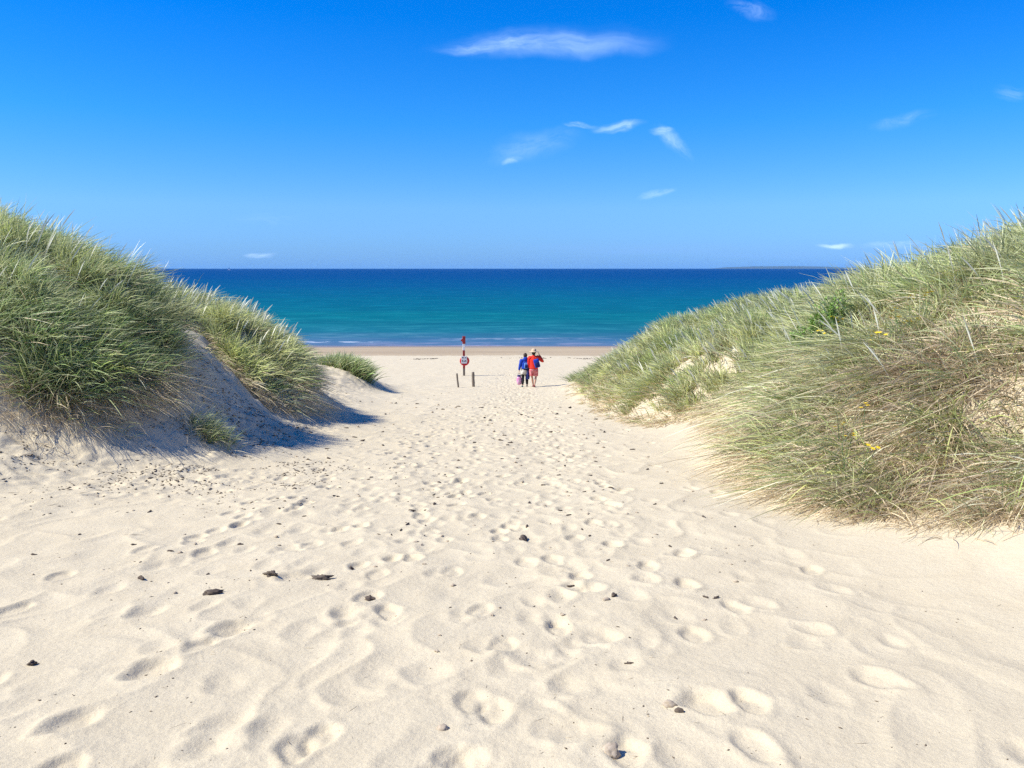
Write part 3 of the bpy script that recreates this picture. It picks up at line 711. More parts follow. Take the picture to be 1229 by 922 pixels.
def hand_pts(pts, edges, wi, hx, hy, hz, dirv, s=1.0, spread=Vector((0, 1, 0))):
    """palm and five fingers grown from wrist index wi; dirv = direction the fingers point"""
    d = Vector(dirv).normalized(); sp = Vector(spread); sp = (sp-d*sp.dot(d)).normalized(); nrm = d.cross(sp)
    w = Vector((hx, hy, hz)); pm = w+d*.055*s
    pts.append((*pm, .026*s, .018*s)); pi = len(pts)-1; edges.append((wi, pi))
    for k, (o, ln) in enumerate(((-.027, .065), (-.009, .078), (.009, .073), (.027, .056))):
        a = pm+d*.035*s+sp*o*s; b = a+d*ln*.5*s+nrm*.004*s; c = b+d*ln*.45*s+nrm*.018*s
        pts.append((*a, .010*s)); pts.append((*b, .0085*s)); pts.append((*c, .007*s)); n = len(pts)
        edges += [(pi, n-3), (n-3, n-2), (n-2, n-1)]
    a = pm-sp*.035*s-d*.02*s; b = a-sp*.014*s+d*.03*s; pts.append((*a, .010*s)); pts.append((*b, .008*s)); n = len(pts); edges += [(pi, n-2), (n-2, n-1)]
def scale_pts(pts, s): return [tuple(v*s for v in p) for p in pts]
def head_parts(root, hx, hy, hz, s, hair=True):
    """a face on the far side (+y) of the head: nose, eyes, mouth, ears as parts of the person"""
    for sx_ in (-1, 1):
        bm = bmesh.new(); bmesh.ops.create_uvsphere(bm, u_segments=8, v_segments=6, radius=.011*s, matrix=Matrix.Translation((hx+sx_*.032*s, hy+.090*s, hz+.012*s)))
        bm_obj('eye', bm, m_hair, root, True)
    bm = bmesh.new(); bmesh.ops.create_uvsphere(bm, u_segments=8, v_segments=6, radius=.011*s, matrix=Matrix.Translation((hx, hy+.085*s, hz-.05*s)) @ Matrix.Diagonal((2, .6, .5, 1)))
    bm_obj('mouth', bm, m_ring, root, True)
def body(root, s, RW, LW, relb, lelb, rsho, lsho, rkn, lkn, ran, lan, skinm, rdir, ldir, head=(0, .02, 1.60), sitez=.93):
    P = [(0, 0, .93, .135, .10)]; E = []
    def add(par, x, y, z, r, r2=None):
        P.append((x, y, z, r) if r2 is None else (x, y, z, r, r2)); E.append((par, len(P)-1)); return len(P)-1
    w = add(0, 0, 0, 1.08, .115, .09); c = add(w, 0, .01, 1.26, .14, .10); n0 = add(c, 0, .01, 1.40, .085, .07)
    nk = add(n0, 0, .01, 1.47, .055, .055); ch = add(nk, head[0], head[1], head[2]-.07, .068, .075); hd = add(ch, head[0], head[1]-.005, head[2]+.01, .078, .096); tp = add(hd, head[0], head[1]-.01, head[2]+.075, .055, .07)
    ns_ = add(ch, head[0], head[1]+.092, head[2]-.025, .012)
    for sx_ in (-1, 1): add(hd, head[0]+sx_*.086, head[1]-.005, head[2]-.02, .016)
    for (sho, el, wr, dv) in ((rsho, relb, RW, rdir), (lsho, lelb, LW, ldir)):
        a = add(c, *sho, .055); b = add(a, *[(p+q)/2 for p, q in zip(sho, el)], .043); e = add(b, *el, .040); f = add(e, *[(p+q)/2 for p, q in zip(el, wr)], .034); g = add(f, *wr, .024)
        hand_pts(P, E, g, *wr, dv)
    for sx_, kn, an in ((1, rkn, ran), (-1, lkn, lan)):
        a = add(0, sx_*.085, 0, .84, .085); b = add(a, *[(p*.5+q*.5) for p, q in zip((sx_*.09, 0, .84), kn)], .073); k_ = add(b, *kn, .052)
        cf = add(k_, kn[0]*.6+an[0]*.4, kn[1]*.6+an[1]*.4-.012, kn[2]*.6+an[2]*.4, .054); an_ = add(cf, *an, .034)
        h_ = add(an_, an[0], an[1]-.02, an[2]-.055, .034, .03); t_ = add(h_, an[0]+sx_*.01, an[1]+.12, an[2]-.062, .038, .024); add(t_, an[0]+sx_*.012, an[1]+.17, an[2]-.067, .026, .018)
    o = skin_obj('body', scale_pts(P, s), E, skinm, root, 2)
    return o
def cloth(name, root, s, pts, edges, mat, grow=.012):
    """garment: tapered elliptical tubes run along each unbranched chain of the joint graph, with soft folds"""
    nxt = {}
    for a, b in edges: nxt.setdefault(a, []).append(b)
    chains = []
    def walk(path):
        k = nxt.get(path[-1], [])
        if not k: chains.append(path); return
        walk(path+[k[0]])
        for o_ in k[1:]: walk([path[-1], o_])
    walk([edges[0][0]])
    bm = bmesh.new(); seg = 20
    for ci, ch in enumerate(chains):
        P = [Vector(pts[i][:3]) for i in ch]; Rr = [(pts[i][3], pts[i][4] if len(pts[i]) > 4 else pts[i][3]) for i in ch]
        if ci and len(P) > 1: P[0] = P[0].lerp(P[1], .45); Rr[0] = Rr[1]
        Q, W = [], []
        for i in range(len(P)-1):
            for q in range(5):
                t = q/5; Q.append(P[i].lerp(P[i+1], t)); tt = t*t*(3-2*t); W.append(tuple(u_*(1-tt)+v_*tt for u_, v_ in zip(Rr[i], Rr[i+1])))
        Q.append(P[-1]); W.append(Rr[-1]); rings = []
        for i, (c, (ra, rb)) in enumerate(zip(Q, W)):
            tng = (Q[min(i+1, len(Q)-1)]-Q[max(i-1, 0)]).normalized()
            if i == 0: ex = Vector((1, 0, 0)) if abs(tng.z) > .5 else Vector((0, 0, 1))
            ex = (ex-tng*ex.dot(tng)).normalized()
            ey = tng.cross(ex)
            ring_ = []
            for j in range(seg):
                a = 2*math.pi*j/seg; f = 1+.03*math.sin(3*a+i*.9+ci)+.018*math.sin(7*a-i*1.3)
                ring_.append(bm.verts.new((c+ex*((ra*1.02+grow)*f*math.cos(a))+ey*((rb*1.02+grow)*f*math.sin(a)))*s))
            rings.append(ring_)
        for a, b in zip(rings, rings[1:]):
            for j in range(seg): bm.faces.new((a[j], a[(j+1) % seg], b[(j+1) % seg], b[j]))
        bm.faces.new(rings[0][::-1]); bm.faces.new(rings[-1])
    bmesh.ops.recalc_face_normals(bm, faces=bm.faces)
    return bm_obj(name, bm, mat, root, True)
def hair_obj(root, s, hx, hy, hz, mat, low=.10):
    bm = bmesh.new(); bmesh.ops.create_uvsphere(bm, u_segments=20, v_segments=14, radius=1)
    for v_ in bm.verts:
        x_, y_, z_ = v_.co; w_ = .10*(1+.10*math.sin(x_*9)*math.cos(z_*7))
        yy_ = y_*.112; zz_ = z_*.125
        if z_ < 0: zz_ = z_*(.125+low*max(0, -y_+.2)); w_ *= 1+.1*z_
        if y_ > .25: yy_ = .028+(y_-.25)*.03; zz_ = max(zz_, .035) if z_ > -.2 else zz_*.3
        v_.co = ((hx+x_*w_)*s, (hy-.012+yy_)*s, (hz+.03+zz_)*s)
    return bm_obj('hair', bm, mat, root, True)
def shoe(root, s, an, mat):
    bm = bmesh.new()
    rows = [(-.075, .030, .085), (-.04, .040, .10), (.03, .043, .085), (.10, .048, .062), (.16, .045, .05), (.205, .025, .035)]
    rr = []
    for (yy, w_, t_) in rows:
        rr.append([bm.verts.new(((an[0]+w_*a)*s, (an[1]+yy)*s, (an[2]-.085+t_*b)*s)) for a, b in ((-1, 0), (-1, .6), (-.5, 1), (.5, 1), (1, .6), (1, 0))])
    for a, b in zip(rr, rr[1:]):
        for j in range(6): bm.faces.new((a[j], a[(j+1) % 6], b[(j+1) % 6], b[j]))
    bm.faces.new(rr[0][::-1]); bm.faces.new(rr[-1]); bmesh.ops.recalc_face_normals(bm, faces=bm.faces)
    o = bm_obj('shoe', bm, mat, root, True); md = o.modifiers.new('s', 'SUBSURF'); md.levels = md.render_levels = 1
def pack(loc, rz, s, mat, label, cat, tilt=0):
    root = empty('backpack', loc, rz); root.rotation_euler = (0, tilt, rz); tag(root, label, cat)
    bm = bmesh.new(); add_box(bm, (0, 0, 0), (.28*s, .15*s, .44*s), .05*s); o = bm_obj('bag_body', bm, mat, root, True); md = o.modifiers.new('s', 'SUBSURF'); md.levels = md.render_levels = 1
    bm = bmesh.new(); add_box(bm, (0, -.095*s, -.06*s), (.20*s, .05*s, .22*s), .02*s); bm_obj('front_pocket', bm, m_navy, root, True)
    for sx_ in (-1, 1):
        bm = bmesh.new(); pr = None
        for p in ((.08*sx_, .06, .20), (.09*sx_, .16, .24), (.10*sx_, .26, .16), (.11*sx_, .27, -.02), (.09*sx_, .12, -.18)):
            p = Vector(p)*s
            if pr is not None: add_cyl(bm, pr, p, .016*s, .016*s, 8)
            pr = p
        bm_obj('strap', bm, m_strap, root, True)
    return root
# --- adult
ax, ay = 1.0, 35.3; az = gz1(ax, ay)-.01; S = 1.0
A = empty('person', (ax, ay, az), R(-6)); tag(A, 'person in red top, patterned shorts and tan sun hat walking towards the sea', 'person')
sh_r, el_r, wr_r = (.185, -.01, 1.39), (.40, .06, 1.20), (.24, .16, 1.48)
sh_l, el_l, wr_l = (-.185, -.01, 1.37), (-.235, .03, 1.10), (-.235, .12, .88)
kn_r, kn_l, an_r, an_l = (.10, .07, .50), (-.08, .02, .49), (.045, -.10, .105), (-.03, .10, .085)
body(A, S, wr_r, wr_l, el_r, el_l, sh_r, sh_l, kn_r, kn_l, an_r, an_l, m_skin, (-.35, .15, 1), (0, .2, -1), head=(.0, .03, 1.60))
cloth('shirt', A, S, [(0, 0, .86, .182, .135), (0, 0, 1.08, .172, .125), (0, .01, 1.28, .195, .130), (0, .01, 1.42, .150, .090), (0, .01, 1.475, .062, .06),
     (*sh_r, .084), ((sh_r[0]+el_r[0])/2, .03, 1.295, .068), (*el_r, .052), ((el_r[0]+wr_r[0])/2, .11, 1.34, .046), (wr_r[0]+.01, wr_r[1]-.005, wr_r[2]-.04, .037),
     (*sh_l, .084), (-.21, .01, 1.235, .066), (*el_l, .050), (-.235, .075, .99, .042), (-.235, .115, .91, .036)],
     [(0, 1), (1, 2), (2, 3), (3, 4), (2, 5), (5, 6), (6, 7), (7, 8), (8, 9), (2, 10), (10, 11), (11, 12), (12, 13), (13, 14)], m_redtop)
cloth('shorts', A, S, [(0, 0, .94, .172, .132), (0, 0, .83, .172, .132), (.095, .0, .79, .105, .115), (.10, .035, .64, .092, .095), (.10, .055, .53, .088, .09), (-.095, 0, .79, .105, .115), (-.088, .01, .64, .098, .10), (-.082, .02, .53, .092, .095)],
     [(0, 1), (1, 2), (2, 3), (3, 4), (1, 5), (5, 6), (6, 7)], m_pinksh)
shoe(A, S, an_r, m_shoe); shoe(A, S, an_l, m_shoe)
hair_obj(A, S, 0, .03, 1.60, m_hair)
bm = bmesh.new()
prof = [(.215, 1.635), (.20, 1.645), (.115, 1.665), (.112, 1.70), (.100, 1.755), (.06, 1.785), (.0, 1.79)]; rr = []
for (r_, z_) in prof[:-1]: rr.append([bm.verts.new((r_*math.cos(a), r_*1.05*math.sin(a)+.02, z_-.05*math.sin(a)*(r_ > .15)*.5+.012*math.cos(2*a)*(r_ > .15))) for a in np.linspace(0, 2*math.pi, 24, endpoint=False)])
for a, b in zip(rr, rr[1:]):
    for j in range(24): bm.faces.new((a[j], a[(j+1) % 24], b[(j+1) % 24], b[j]))
bm.faces.new(rr[-1]); o = bm_obj('hat', bm, m_strawhat, A, True); md = o.modifiers.new('t', 'SOLIDIFY'); md.thickness = .008
head_parts(A, 0, .03, 1.60, 1)
pack((ax+.135, ay-.20, az+1.13), R(4), .92, m_blue, 'blue backpack slung on the right side of the red-topped person', 'backpack', tilt=R(-16))
# --- child
cx_, cy_ = .60, 35.5; cz = gz1(cx_, cy_)-.01; S = .90
Cc = empty('person', (cx_, cy_, cz), R(5)); tag(Cc, 'smaller person in blue hooded jacket and black leggings walking on the left', 'person')
sh_r, el_r, wr_r = (.18, -.01, 1.38), (.25, .06, 1.12), (.24, .16, .92)
sh_l, el_l, wr_l = (-.18, -.01, 1.38), (-.26, .0, 1.10), (-.30, .02, .84)
kn_r, kn_l, an_r, an_l = (.10, .05, .49), (-.10, .03, .49), (.12, .06, .085), (-.13, -.06, .095)
body(Cc, S, wr_r, wr_l, el_r, el_l, sh_r, sh_l, kn_r, kn_l, an_r, an_l, m_skin, (0, .2, -1), (-.05, .0, -1), head=(.02, .03, 1.60))
cloth('jacket', Cc, S, [(0, 0, .96, .180, .14), (0, 0, 1.10, .175, .135), (0, .01, 1.28, .190, .135), (0, .01, 1.42, .145, .10), (0, .0, 1.48, .075, .075),
     (*sh_r, .092), (.22, .03, 1.25, .072), (*el_r, .06), (.24, .11, 1.02, .052), (.24, .15, .96, .044), (*sh_l, .092), (-.22, 0, 1.24, .070), (*el_l, .058), (-.28, .01, .98, .050), (-.298, .02, .90, .042)],
     [(0, 1), (1, 2), (2, 3), (3, 4), (2, 5), (5, 6), (6, 7), (7, 8), (8, 9), (2, 10), (10, 11), (11, 12), (12, 13), (13, 14)], m_blue)
cloth('hood', Cc, S, [(.01, -.06, 1.40, .11, .055), (.02, -.075, 1.50, .10, .05), (.02, -.06, 1.56, .085, .03)], [(0, 1), (1, 2)], m_blue)
cloth('waistband', Cc, S, [(0, 0, .98, .176, .138), (0, 0, .90, .172, .135)], [(0, 1)], m_legg)
cloth('shorts', Cc, S, [(0, 0, .93, .170, .132), (0, 0, .83, .168, .130), (.095, .0, .79, .098, .105), (.10, .012, .69, .10, .105), (-.095, 0, .79, .098, .105), (-.10, .01, .69, .10, .105)], [(0, 1), (1, 2), (2, 3), (1, 4), (4, 5)], m_beige)
for sx_, kn, an in ((1, kn_r, an_r), (-1, kn_l, an_l)):
    cloth('legging', Cc, S, [(sx_*.095, 0, .76, .084), ((sx_*.095+kn[0])/2, kn[1]*.5, .62, .074), (*kn, .058), (kn[0]*.6+an[0]*.4, kn[1]*.6+an[1]*.4-.012, .335, .060), (an[0], an[1], .15, .043)], [(0, 1), (1, 2), (2, 3), (3, 4)], m_legg)
shoe(Cc, S, an_r, m_legg); shoe(Cc, S, an_l, m_teal)
hair_obj(Cc, S, .02, .03, 1.62, m_hair, .16)
head_parts(Cc, .02*S, .03*S, 1.60*S, S)
pack((cx_+.05, cy_-.135, cz+1.02), R(8), .62, m_ltblue, 'small light blue backpack on the back of the child in blue', 'backpack')
# pink bag in the child's left hand
bgx, bgy = cx_-.27, cy_-.02; bz0 = cz+.62*S
bag = empty('carry_bag', (bgx, bgy, cz+.12), R(15)); tag(bag, 'pink and white bag with dark top carried in the child\'s left hand', 'bag')
bm = bmesh.new(); rows = [(0, .07, .05), (.05, .105, .075), (.18, .12, .085), (.32, .11, .075), (.40, .08, .05)]; rr = []
for (z_, a_, b_) in rows: rr.append([bm.verts.new((a_*math.cos(t), b_*math.sin(t), z_)) for t in np.linspace(0, 2*math.pi, 14, endpoint=False)])
for a, b in zip(rr, rr[1:]):
    for j in range(14): bm.faces.new((a[j], a[(j+1) % 14], b[(j+1) % 14], b[j]))
bm.faces.new(rr[0][::-1]); bm.faces.new(rr[-1]); bm_obj('bag_body', bm, m_pink, bag, True)
bm = bmesh.new(); rr = []
for (z_, a_, b_) in [(.385, .095, .062), (.42, .10, .068), (.455, .06, .04)]: rr.append([bm.verts.new((a_*math.cos(t), b_*math.sin(t), z_)) for t in np.linspace(0, 2*math.pi, 14, endpoint=False)])
for a, b in zip(rr, rr[1:]):
    for j in range(14): bm.faces.new((a[j], a[(j+1) % 14], b[(j+1) % 14], b[j]))
bm.faces.new(rr[-1]); bm_obj('top_flap', bm, m_navy, bag, True)
bm = bmesh.new(); pr = None
for t in np.linspace(0, math.pi, 9):
    p = Vector((.06*math.cos(t), 0, .44+.10*math.sin(t)))
    if pr is not None: add_cyl(bm, pr, p, .008, .008, 6)
    pr = p
bm_obj('handle', bm, m_strap, bag, True)
# dark blue cloth hanging from the adult's left hand
clx, cly = ax-.25, ay+.08
bm = bmesh.new(); nr, nc = 12, 10; g = []
for i in range(nr):
    t = i/(nr-1); row = []
    for j in range(nc):
        a = 2*math.pi*j/nc; w_ = .025+.05*math.sin(t*math.pi*.75); row.append(bm.verts.new((w_*math.cos(a)*(1+.25*math.sin(3*a+t*5)), w_*.8*math.sin(a)*(1+.2*math.sin(2*a)), -t*.50)))
    g.append(row)
for a, b in zip(g, g[1:]):
    for j in range(nc): bm.faces.new((a[j], a[(j+1) % nc], b[(j+1) % nc], b[j]))
bm.faces.new(g[0]); bm.faces.new(g[-1][::-1])
o = bm_obj('folded_jacket', bm, m_navy, None, True); o.location = (clx, cly, az+.86); tag(o, 'dark blue jacket hanging down between the two walking people', 'jacket')

# ---------------------------------------------------------------- sailing boat far out
sb = empty('sailing_boat', (-905, 2500, 0), R(25)); tag(sb, 'tiny white sailing boat far out near the horizon', 'boat')
m_sail = simple_mat('sail_cloth', (.85, .85, .83), .8, var=.02); m_hull = simple_mat('hull_paint', (.8, .8, .8), .4, var=.03)
bm = bmesh.new(); rr = []
for (x_, w_, zb) in ((-4.5, .9, .3), (-3, 1.5, -.3), (0, 1.8, -.5), (3, 1.2, -.3), (5, .1, .5)):
    rr.append([bm.verts.new((x_, a*w_, zb if abs(a) < .6 else 1.1)) for a in (-1, -.5, .5, 1)])
for a, b in zip(rr, rr[1:]):
    for j in range(3): bm.faces.new((a[j], a[j+1], b[j+1], b[j]))
    bm.faces.new((a[3], a[0], b[0], b[3]))
bm.faces.new(rr[0]); bm.faces.new(rr[-1][::-1]); bmesh.ops.recalc_face_normals(bm, faces=bm.faces); bm_obj('hull', bm, m_hull, sb)
bm = bmesh.new(); add_cyl(bm, (.8, 0, .8), (.8, 0, 11.5), .09, .06, 8); bm_obj('mast', bm, m_strap, sb)
for nm, tri in (('main_sail', ((.6, 0, 2), (-3.8, .5, 2.1), (.6, 0, 11.2))), ('jib', ((1.1, 0, 1.6), (4.8, 0, 1.2), (1.0, 0, 9.8)))):
    bm = bmesh.new(); a, b, c = [Vector(p) for p in tri]; n_ = 8; g = []
    for i in range(n_+1):
        g.append([bm.verts.new(a.lerp(b, j/n_*(1-i/n_))+(c-a)*(i/n_)+Vector((0, .5*math.sin(math.pi*j/n_)*(1-i/n_), 0))) for j in range(n_+1)])
    for i in range(n_):
        for j in range(n_): bm.faces.new((g[i][j], g[i][j+1], g[i+1][j+1], g[i+1][j]))
    bm_obj(nm, bm, m_sail, sb, True)

# ---------------------------------------------------------------- low land beyond the horizon
def land(name, pts, y, depth, label):
    n = len(pts); X = np.array([p[0] for p in pts], float); Hh = np.array([p[1] for p in pts], float)
    xi = np.linspace(X[0], X[-1], 160); hi = np.interp(xi, X, Hh); hi = hi*(1+.08*fbm(xi*.0021, xi*0, 4, 130))
    v = np.linspace(-1, 1, 9); G = np.stack([np.repeat(xi[None], 9, 0), y+depth*v[:, None]+xi[None]*0, hi[None]*np.cos(v*math.pi/2)[:, None]-.5], -1)
    ii = np.arange(9*160).reshape(9, 160); Q = np.stack([ii[:-1, :-1], ii[:-1, 1:], ii[1:, 1:], ii[1:, :-1]], -1).reshape(-1, 4)
    o = np_mesh(name, G.reshape(-1, 3), Q, simple_mat('far_hillside', (.045, .065, .045), .95, scale=.0015, col2=(.07, .075, .05))); tag(o, label, 'hills', kind='structure')
YL = 26000
kf = YL/19000
land('hills', [(4900*kf, 0), (5200*kf, 44), (5900*kf, 76), (6700*kf, 85), (7600*kf, 70), (8000*kf, 35), (8700*kf, 50), (9300*kf, 40), (9800*kf, 0)], YL, 1300, 'faint low land on the horizon right of centre')
land('hills', [(10500*kf, 0), (11100*kf, 54), (12400*kf, 90), (13500*kf, 50), (14500*kf, 0)], YL+2000, 1300, 'faint low land on the horizon behind the right dune')

# ---------------------------------------------------------------- stones, clods, dried weed, twigs
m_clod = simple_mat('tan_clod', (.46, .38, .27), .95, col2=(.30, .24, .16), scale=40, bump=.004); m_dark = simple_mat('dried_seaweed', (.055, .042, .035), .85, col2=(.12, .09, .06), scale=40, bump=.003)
m_shadeclod = simple_mat('shade_dark_clod', (.17, .135, .095), .95, col2=(.07, .055, .04), scale=60, bump=.006)  # clod brown darkened to carry the shadow the pair lies in
m_twig = simple_mat('dry_twig', (.16, .12, .08), .9, scale=50)
def rock_mesh(name, seed, sx_, sy_, sz_, mat, rough=.28, sub=3):
    bm = bmesh.new(); bmesh.ops.create_icosphere(bm, subdivisions=sub, radius=1)
    P = np.array([v.co[:] for v in bm.verts])
    n1 = fbm(P[:, 0]*1.6+seed, P[:, 1]*1.6+P[:, 2]*1.3, 3, seed); n2 = fbm(P[:, 0]*3.1, P[:, 2]*3.1+P[:, 1], 3, seed+5)
    f = 1+rough*n1*1.5+rough*.6*n2
    for v, k, p in zip(bm.verts, f, P): v.co = (p[0]*k*sx_, p[1]*k*sy_, p[2]*k*sz_)
    me = bpy.data.meshes.new(name); bm.to_mesh(me); bm.free(); me.materials.append(mat)
    for p in me.polygons: p.use_smooth = True
    return me
def put(name, me, x, y, sc, label, cat, group=None, rz=None, sink=.25):
    o = bpy.data.objects.new(name, me); COL.objects.link(o)
    rz = rng.uniform(0, 6.28) if rz is None else rz
    zmax = max(v.co.z for v in me.vertices)*sc
    o.location = (x, y, gz1(x, y)+zmax*(1-2*sink)); o.rotation_euler = (rng.normal(0, .12), rng.normal(0, .12), rz); o.scale = (sc, sc, sc); tag(o, label, cat, group); return o
for k, (x_, y_, a, b, c, mt, lb) in enumerate([
        (.39, 2.80, .036, .030, .030, m_clod, 'tan stone at the bottom edge of the path, right of centre'),
        (.70, 3.17, .020, .032, .020, m_clod, 'small stone beside the deep footprint right of centre'),
        (.725, 3.10, .012, .022, .016, m_dark, 'dark scrap lying in the deep footprint right of centre'),
        (-.29, 3.00, .024, .017, .013, m_clod, 'flat tan pebble near the bottom centre of the path'),
        (.60, 4.66, .022, .015, .014, m_clod, 'small brown pebble beside a rimmed footprint right of centre')]):
    put('stone', rock_mesh('stone', 200+k, a, b, c, mt), x_, y_, 1, lb, 'stone', sink=.40)
for k, (x_, y_, a, b, c, lb) in enumerate([
        (-1.71, 5.22, .060, .036, .026, 'shade-darkened clod left of centre, left one of the pair'),
        (-1.34, 5.17, .060, .038, .026, 'shade-darkened clod left of centre, right one of the pair'),
        (-2.62, 5.20, .026, .020, .020, 'small dark lump of weed at the left side of the path'),
        (.10, 6.30, .060, .030, .022, 'flat dark lump of weed near the middle of the path'),
        (-1.96, 4.82, .048, .024, .018, 'ragged dark weed scrap below the left pair of lumps'),
        (-1.20, 5.5, .02, .016, .014, 'tiny dark lump just above the right one of the left pair'),
        (-2.45, 3.70, .024, .018, .014, 'small dark lump at the far left near the bottom'),
        (-.92, 4.75, .022, .03, .015, 'narrow dark scrap in a footprint left of centre'),
        (.66, 4.74, .018, .016, .014, 'dark crumb above the small brown pebble')]):
    put('seaweed_lump', rock_mesh('seaweed_lump', 300+k, a, b, c, m_shadeclod if k < 2 else m_dark, .62), x_, y_, 1, lb, 'seaweed', sink=.38)
protos = [rock_mesh('weed_shade_scrap', 400+k, .022*(1+.5*(k % 2)), .012, .009, m_dark if k % 2 else m_clod, .62, 3) for k in range(6)]
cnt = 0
while cnt < 295:  # weed scraps, many of them standing in for shade inside deep footprints
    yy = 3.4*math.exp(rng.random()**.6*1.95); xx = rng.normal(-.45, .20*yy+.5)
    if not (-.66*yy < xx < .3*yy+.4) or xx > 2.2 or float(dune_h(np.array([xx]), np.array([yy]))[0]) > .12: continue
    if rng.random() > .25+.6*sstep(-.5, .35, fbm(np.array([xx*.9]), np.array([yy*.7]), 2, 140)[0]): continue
    put('weed_shade_scrap', protos[rng.integers(6)], xx, yy, rng.uniform(.3, .8)*(.45+.10*yy), 'small dark scrap on the trodden sand path, part weed, part stand-in footprint shade', 'dark scrap', 'dark scraps scattered over the path', sink=.3); cnt += 1
# uncountable litter: twigs and crumbs, on the path and below the left bank; strandline weed on the beach
def crumbs(name, X, Y, size, mat, label, cat, flat=.5, twig=.0):
    Vs = []; Ts = []; off = 0
    n = len(X); Z = gz(X, Y)
    a = rng.uniform(0, 6.28, n); s = size*rng.uniform(.4, 1.5, n); el = np.where(rng.random(n) < twig, rng.uniform(4, 9, n), rng.uniform(1, 2.2, n)); wd = np.where(el > 3, .3, 1.)
    base = np.array([(1, 0, 0), (-1, 0, 0), (0, 1, 0), (0, -1, 0), (0, 0, 1), (0, 0, -1)], float)
    J = base[None]*(1+rng.normal(0, .2, (n, 6, 1)))
    J = J*np.stack([s*el, s*wd, s*flat*wd], -1)[:, None, :]
    c, si = np.cos(a)[:, None], np.sin(a)[:, None]
    x_ = J[..., 0]*c-J[..., 1]*si+X[:, None]; y_ = J[..., 0]*si+J[..., 1]*c+Y[:, None]; z_ = J[..., 2]+(Z+s*flat*.4*wd)[:, None]+J[..., 0]*rng.normal(0, .1, n)[:, None]
    V = np.stack([x_, y_, z_], -1).reshape(-1, 3)
    t = np.array([(0, 2, 4), (2, 1, 4), (1, 3, 4), (3, 0, 4), (2, 0, 5), (1, 2, 5), (3, 1, 5), (0, 3, 5)]).reshape(-1)
    T = ((np.arange(n)*6)[:, None]+t[None]).reshape(-1, 3)
    o = np_mesh(name, V, T, mat, None, False, tri=True); return tag(o, label, cat, kind='stuff')
n = 2600; yy = 2.4*np.exp(rng.random(n)*2.6); xx = rng.normal(-.3, 1, n)*(.30*yy+.4); k = (dune_h(xx, yy) < .2) & (fbm(xx*1.5, yy*1.2, 3, 150)+rng.normal(0, .12, n) > .12); xx, yy = xx[k], yy[k]
crumbs('crumbs', xx, yy, .0022+0*xx+.0005*yy, m_twig, 'fine dark crumbs and bits of straw strewn over the path', 'debris', twig=.25)
n = 5200; xx = rng.normal(-4.7, 1.5, n); yy = 9.9+rng.normal(0, .9, n)+(-.32*(xx+4.7)*0); k = (dune_h(xx, yy) < 1.2) & (fbm(xx*1.6, yy*3, 3, 151)+rng.normal(0, .15, n) > .05) & (xx > -8.5); xx, yy = xx[k], yy[k]
crumbs('dead_roots', xx, yy, np.full(len(xx), .011), m_twig, 'dark crumbs and dead roots along the foot of the left bank', 'debris', twig=.3)
n = 2600; xx = rng.uniform(-5.6, -3.6, n); yy = 11.5+rng.random(n)*4.5; k = (dune_h(xx, yy) < 1.6) & (dune_h(xx, yy) > .15) & (fbm(xx*1.6+3, yy*2, 3, 152) > .10); xx, yy = xx[k], yy[k]
crumbs('dead_roots', xx, yy, np.full(len(xx), .014), m_twig, 'dead roots lying in the shaded gully between the two left dunes', 'debris', twig=.4)
n = 2600; xx = rng.uniform(-30, 30, n); yy = 57.0+.9*vnoise(xx*.12, xx*0, 160)+rng.normal(0, .35, n); k = (fbm(xx*.45, yy*.8, 3, 153) > .16); xx, yy = xx[k], yy[k]
crumbs('strandline_weed', xx, yy, np.full(len(xx), .045), m_dark, 'broken dark line of seaweed washed up along the upper beach', 'seaweed')
m_straw = simple_mat('dry_straw', (.50, .40, .24), .8, scale=30)
n = 1500; yy = 2.4*np.exp(rng.random(n)*2.2); xx = rng.normal(.1, 1, n)*(.40*yy+.4); k = (dune_h(xx, yy) < .3) & (fbm(xx*1.1+9, yy*1.2, 3, 154)+rng.normal(0, .12, n) > .10); xx, yy = xx[k], yy[k]
crumbs('straw_bits', xx, yy, .0024+.0003*yy, m_straw, 'short pale straw bits blown over the sand', 'debris', twig=.95)
# straw and dead runners at the fringes of the dunes
def fringe(x, y, n, Lm, wid, label, side):
    k = rng.integers(len(x), size=n); cx = x[k]+rng.normal(0, .18, n); cy = y[k]+rng.normal(0, .18, n)
    straw = np.full(n, .9); p = clump_field(cx, cy, side, 7, Lm, wid, straw, np.full(n, .2), np.full(n, 1.1), spread=.06, lean=.8)
    return p
def edge_pts(P, i0, i1, n):
    Q = np.array(P[i0:i1+1]); t = rng.uniform(0, len(Q)-1, n); i = t.astype(int); f = t-i; return Q[i]*(1-f)[:, None]+Q[np.minimum(i+1, len(Q)-1)]*f[:, None]
eA = edge_pts(POLY['A'], 2, 11, 400); eB = edge_pts(POLY['B'], 2, 9, 400); eD = edge_pts(POLY['D'], 0, 15, 600); eE = edge_pts(POLY['E'], 1, 9, 300)
o = grass_obj('dead_grass', [fringe(eA[:, 0], eA[:, 1], 420, .38, .006, '', 1), fringe(eB[:, 0], eB[:, 1], 380, .36, .009, '', 1)]); tag(o, 'dead straw and runners fringing the left dunes', 'dead grass', kind='stuff')
o = grass_obj('dead_grass', [fringe(eD[:, 0], eD[:, 1], 420, .40, .006, '', -1), fringe(eE[:, 0], eE[:, 1], 220, .34, .012, '', -1)]); tag(o, 'dead straw fringing the foot of the right dunes', 'dead grass', kind='stuff')

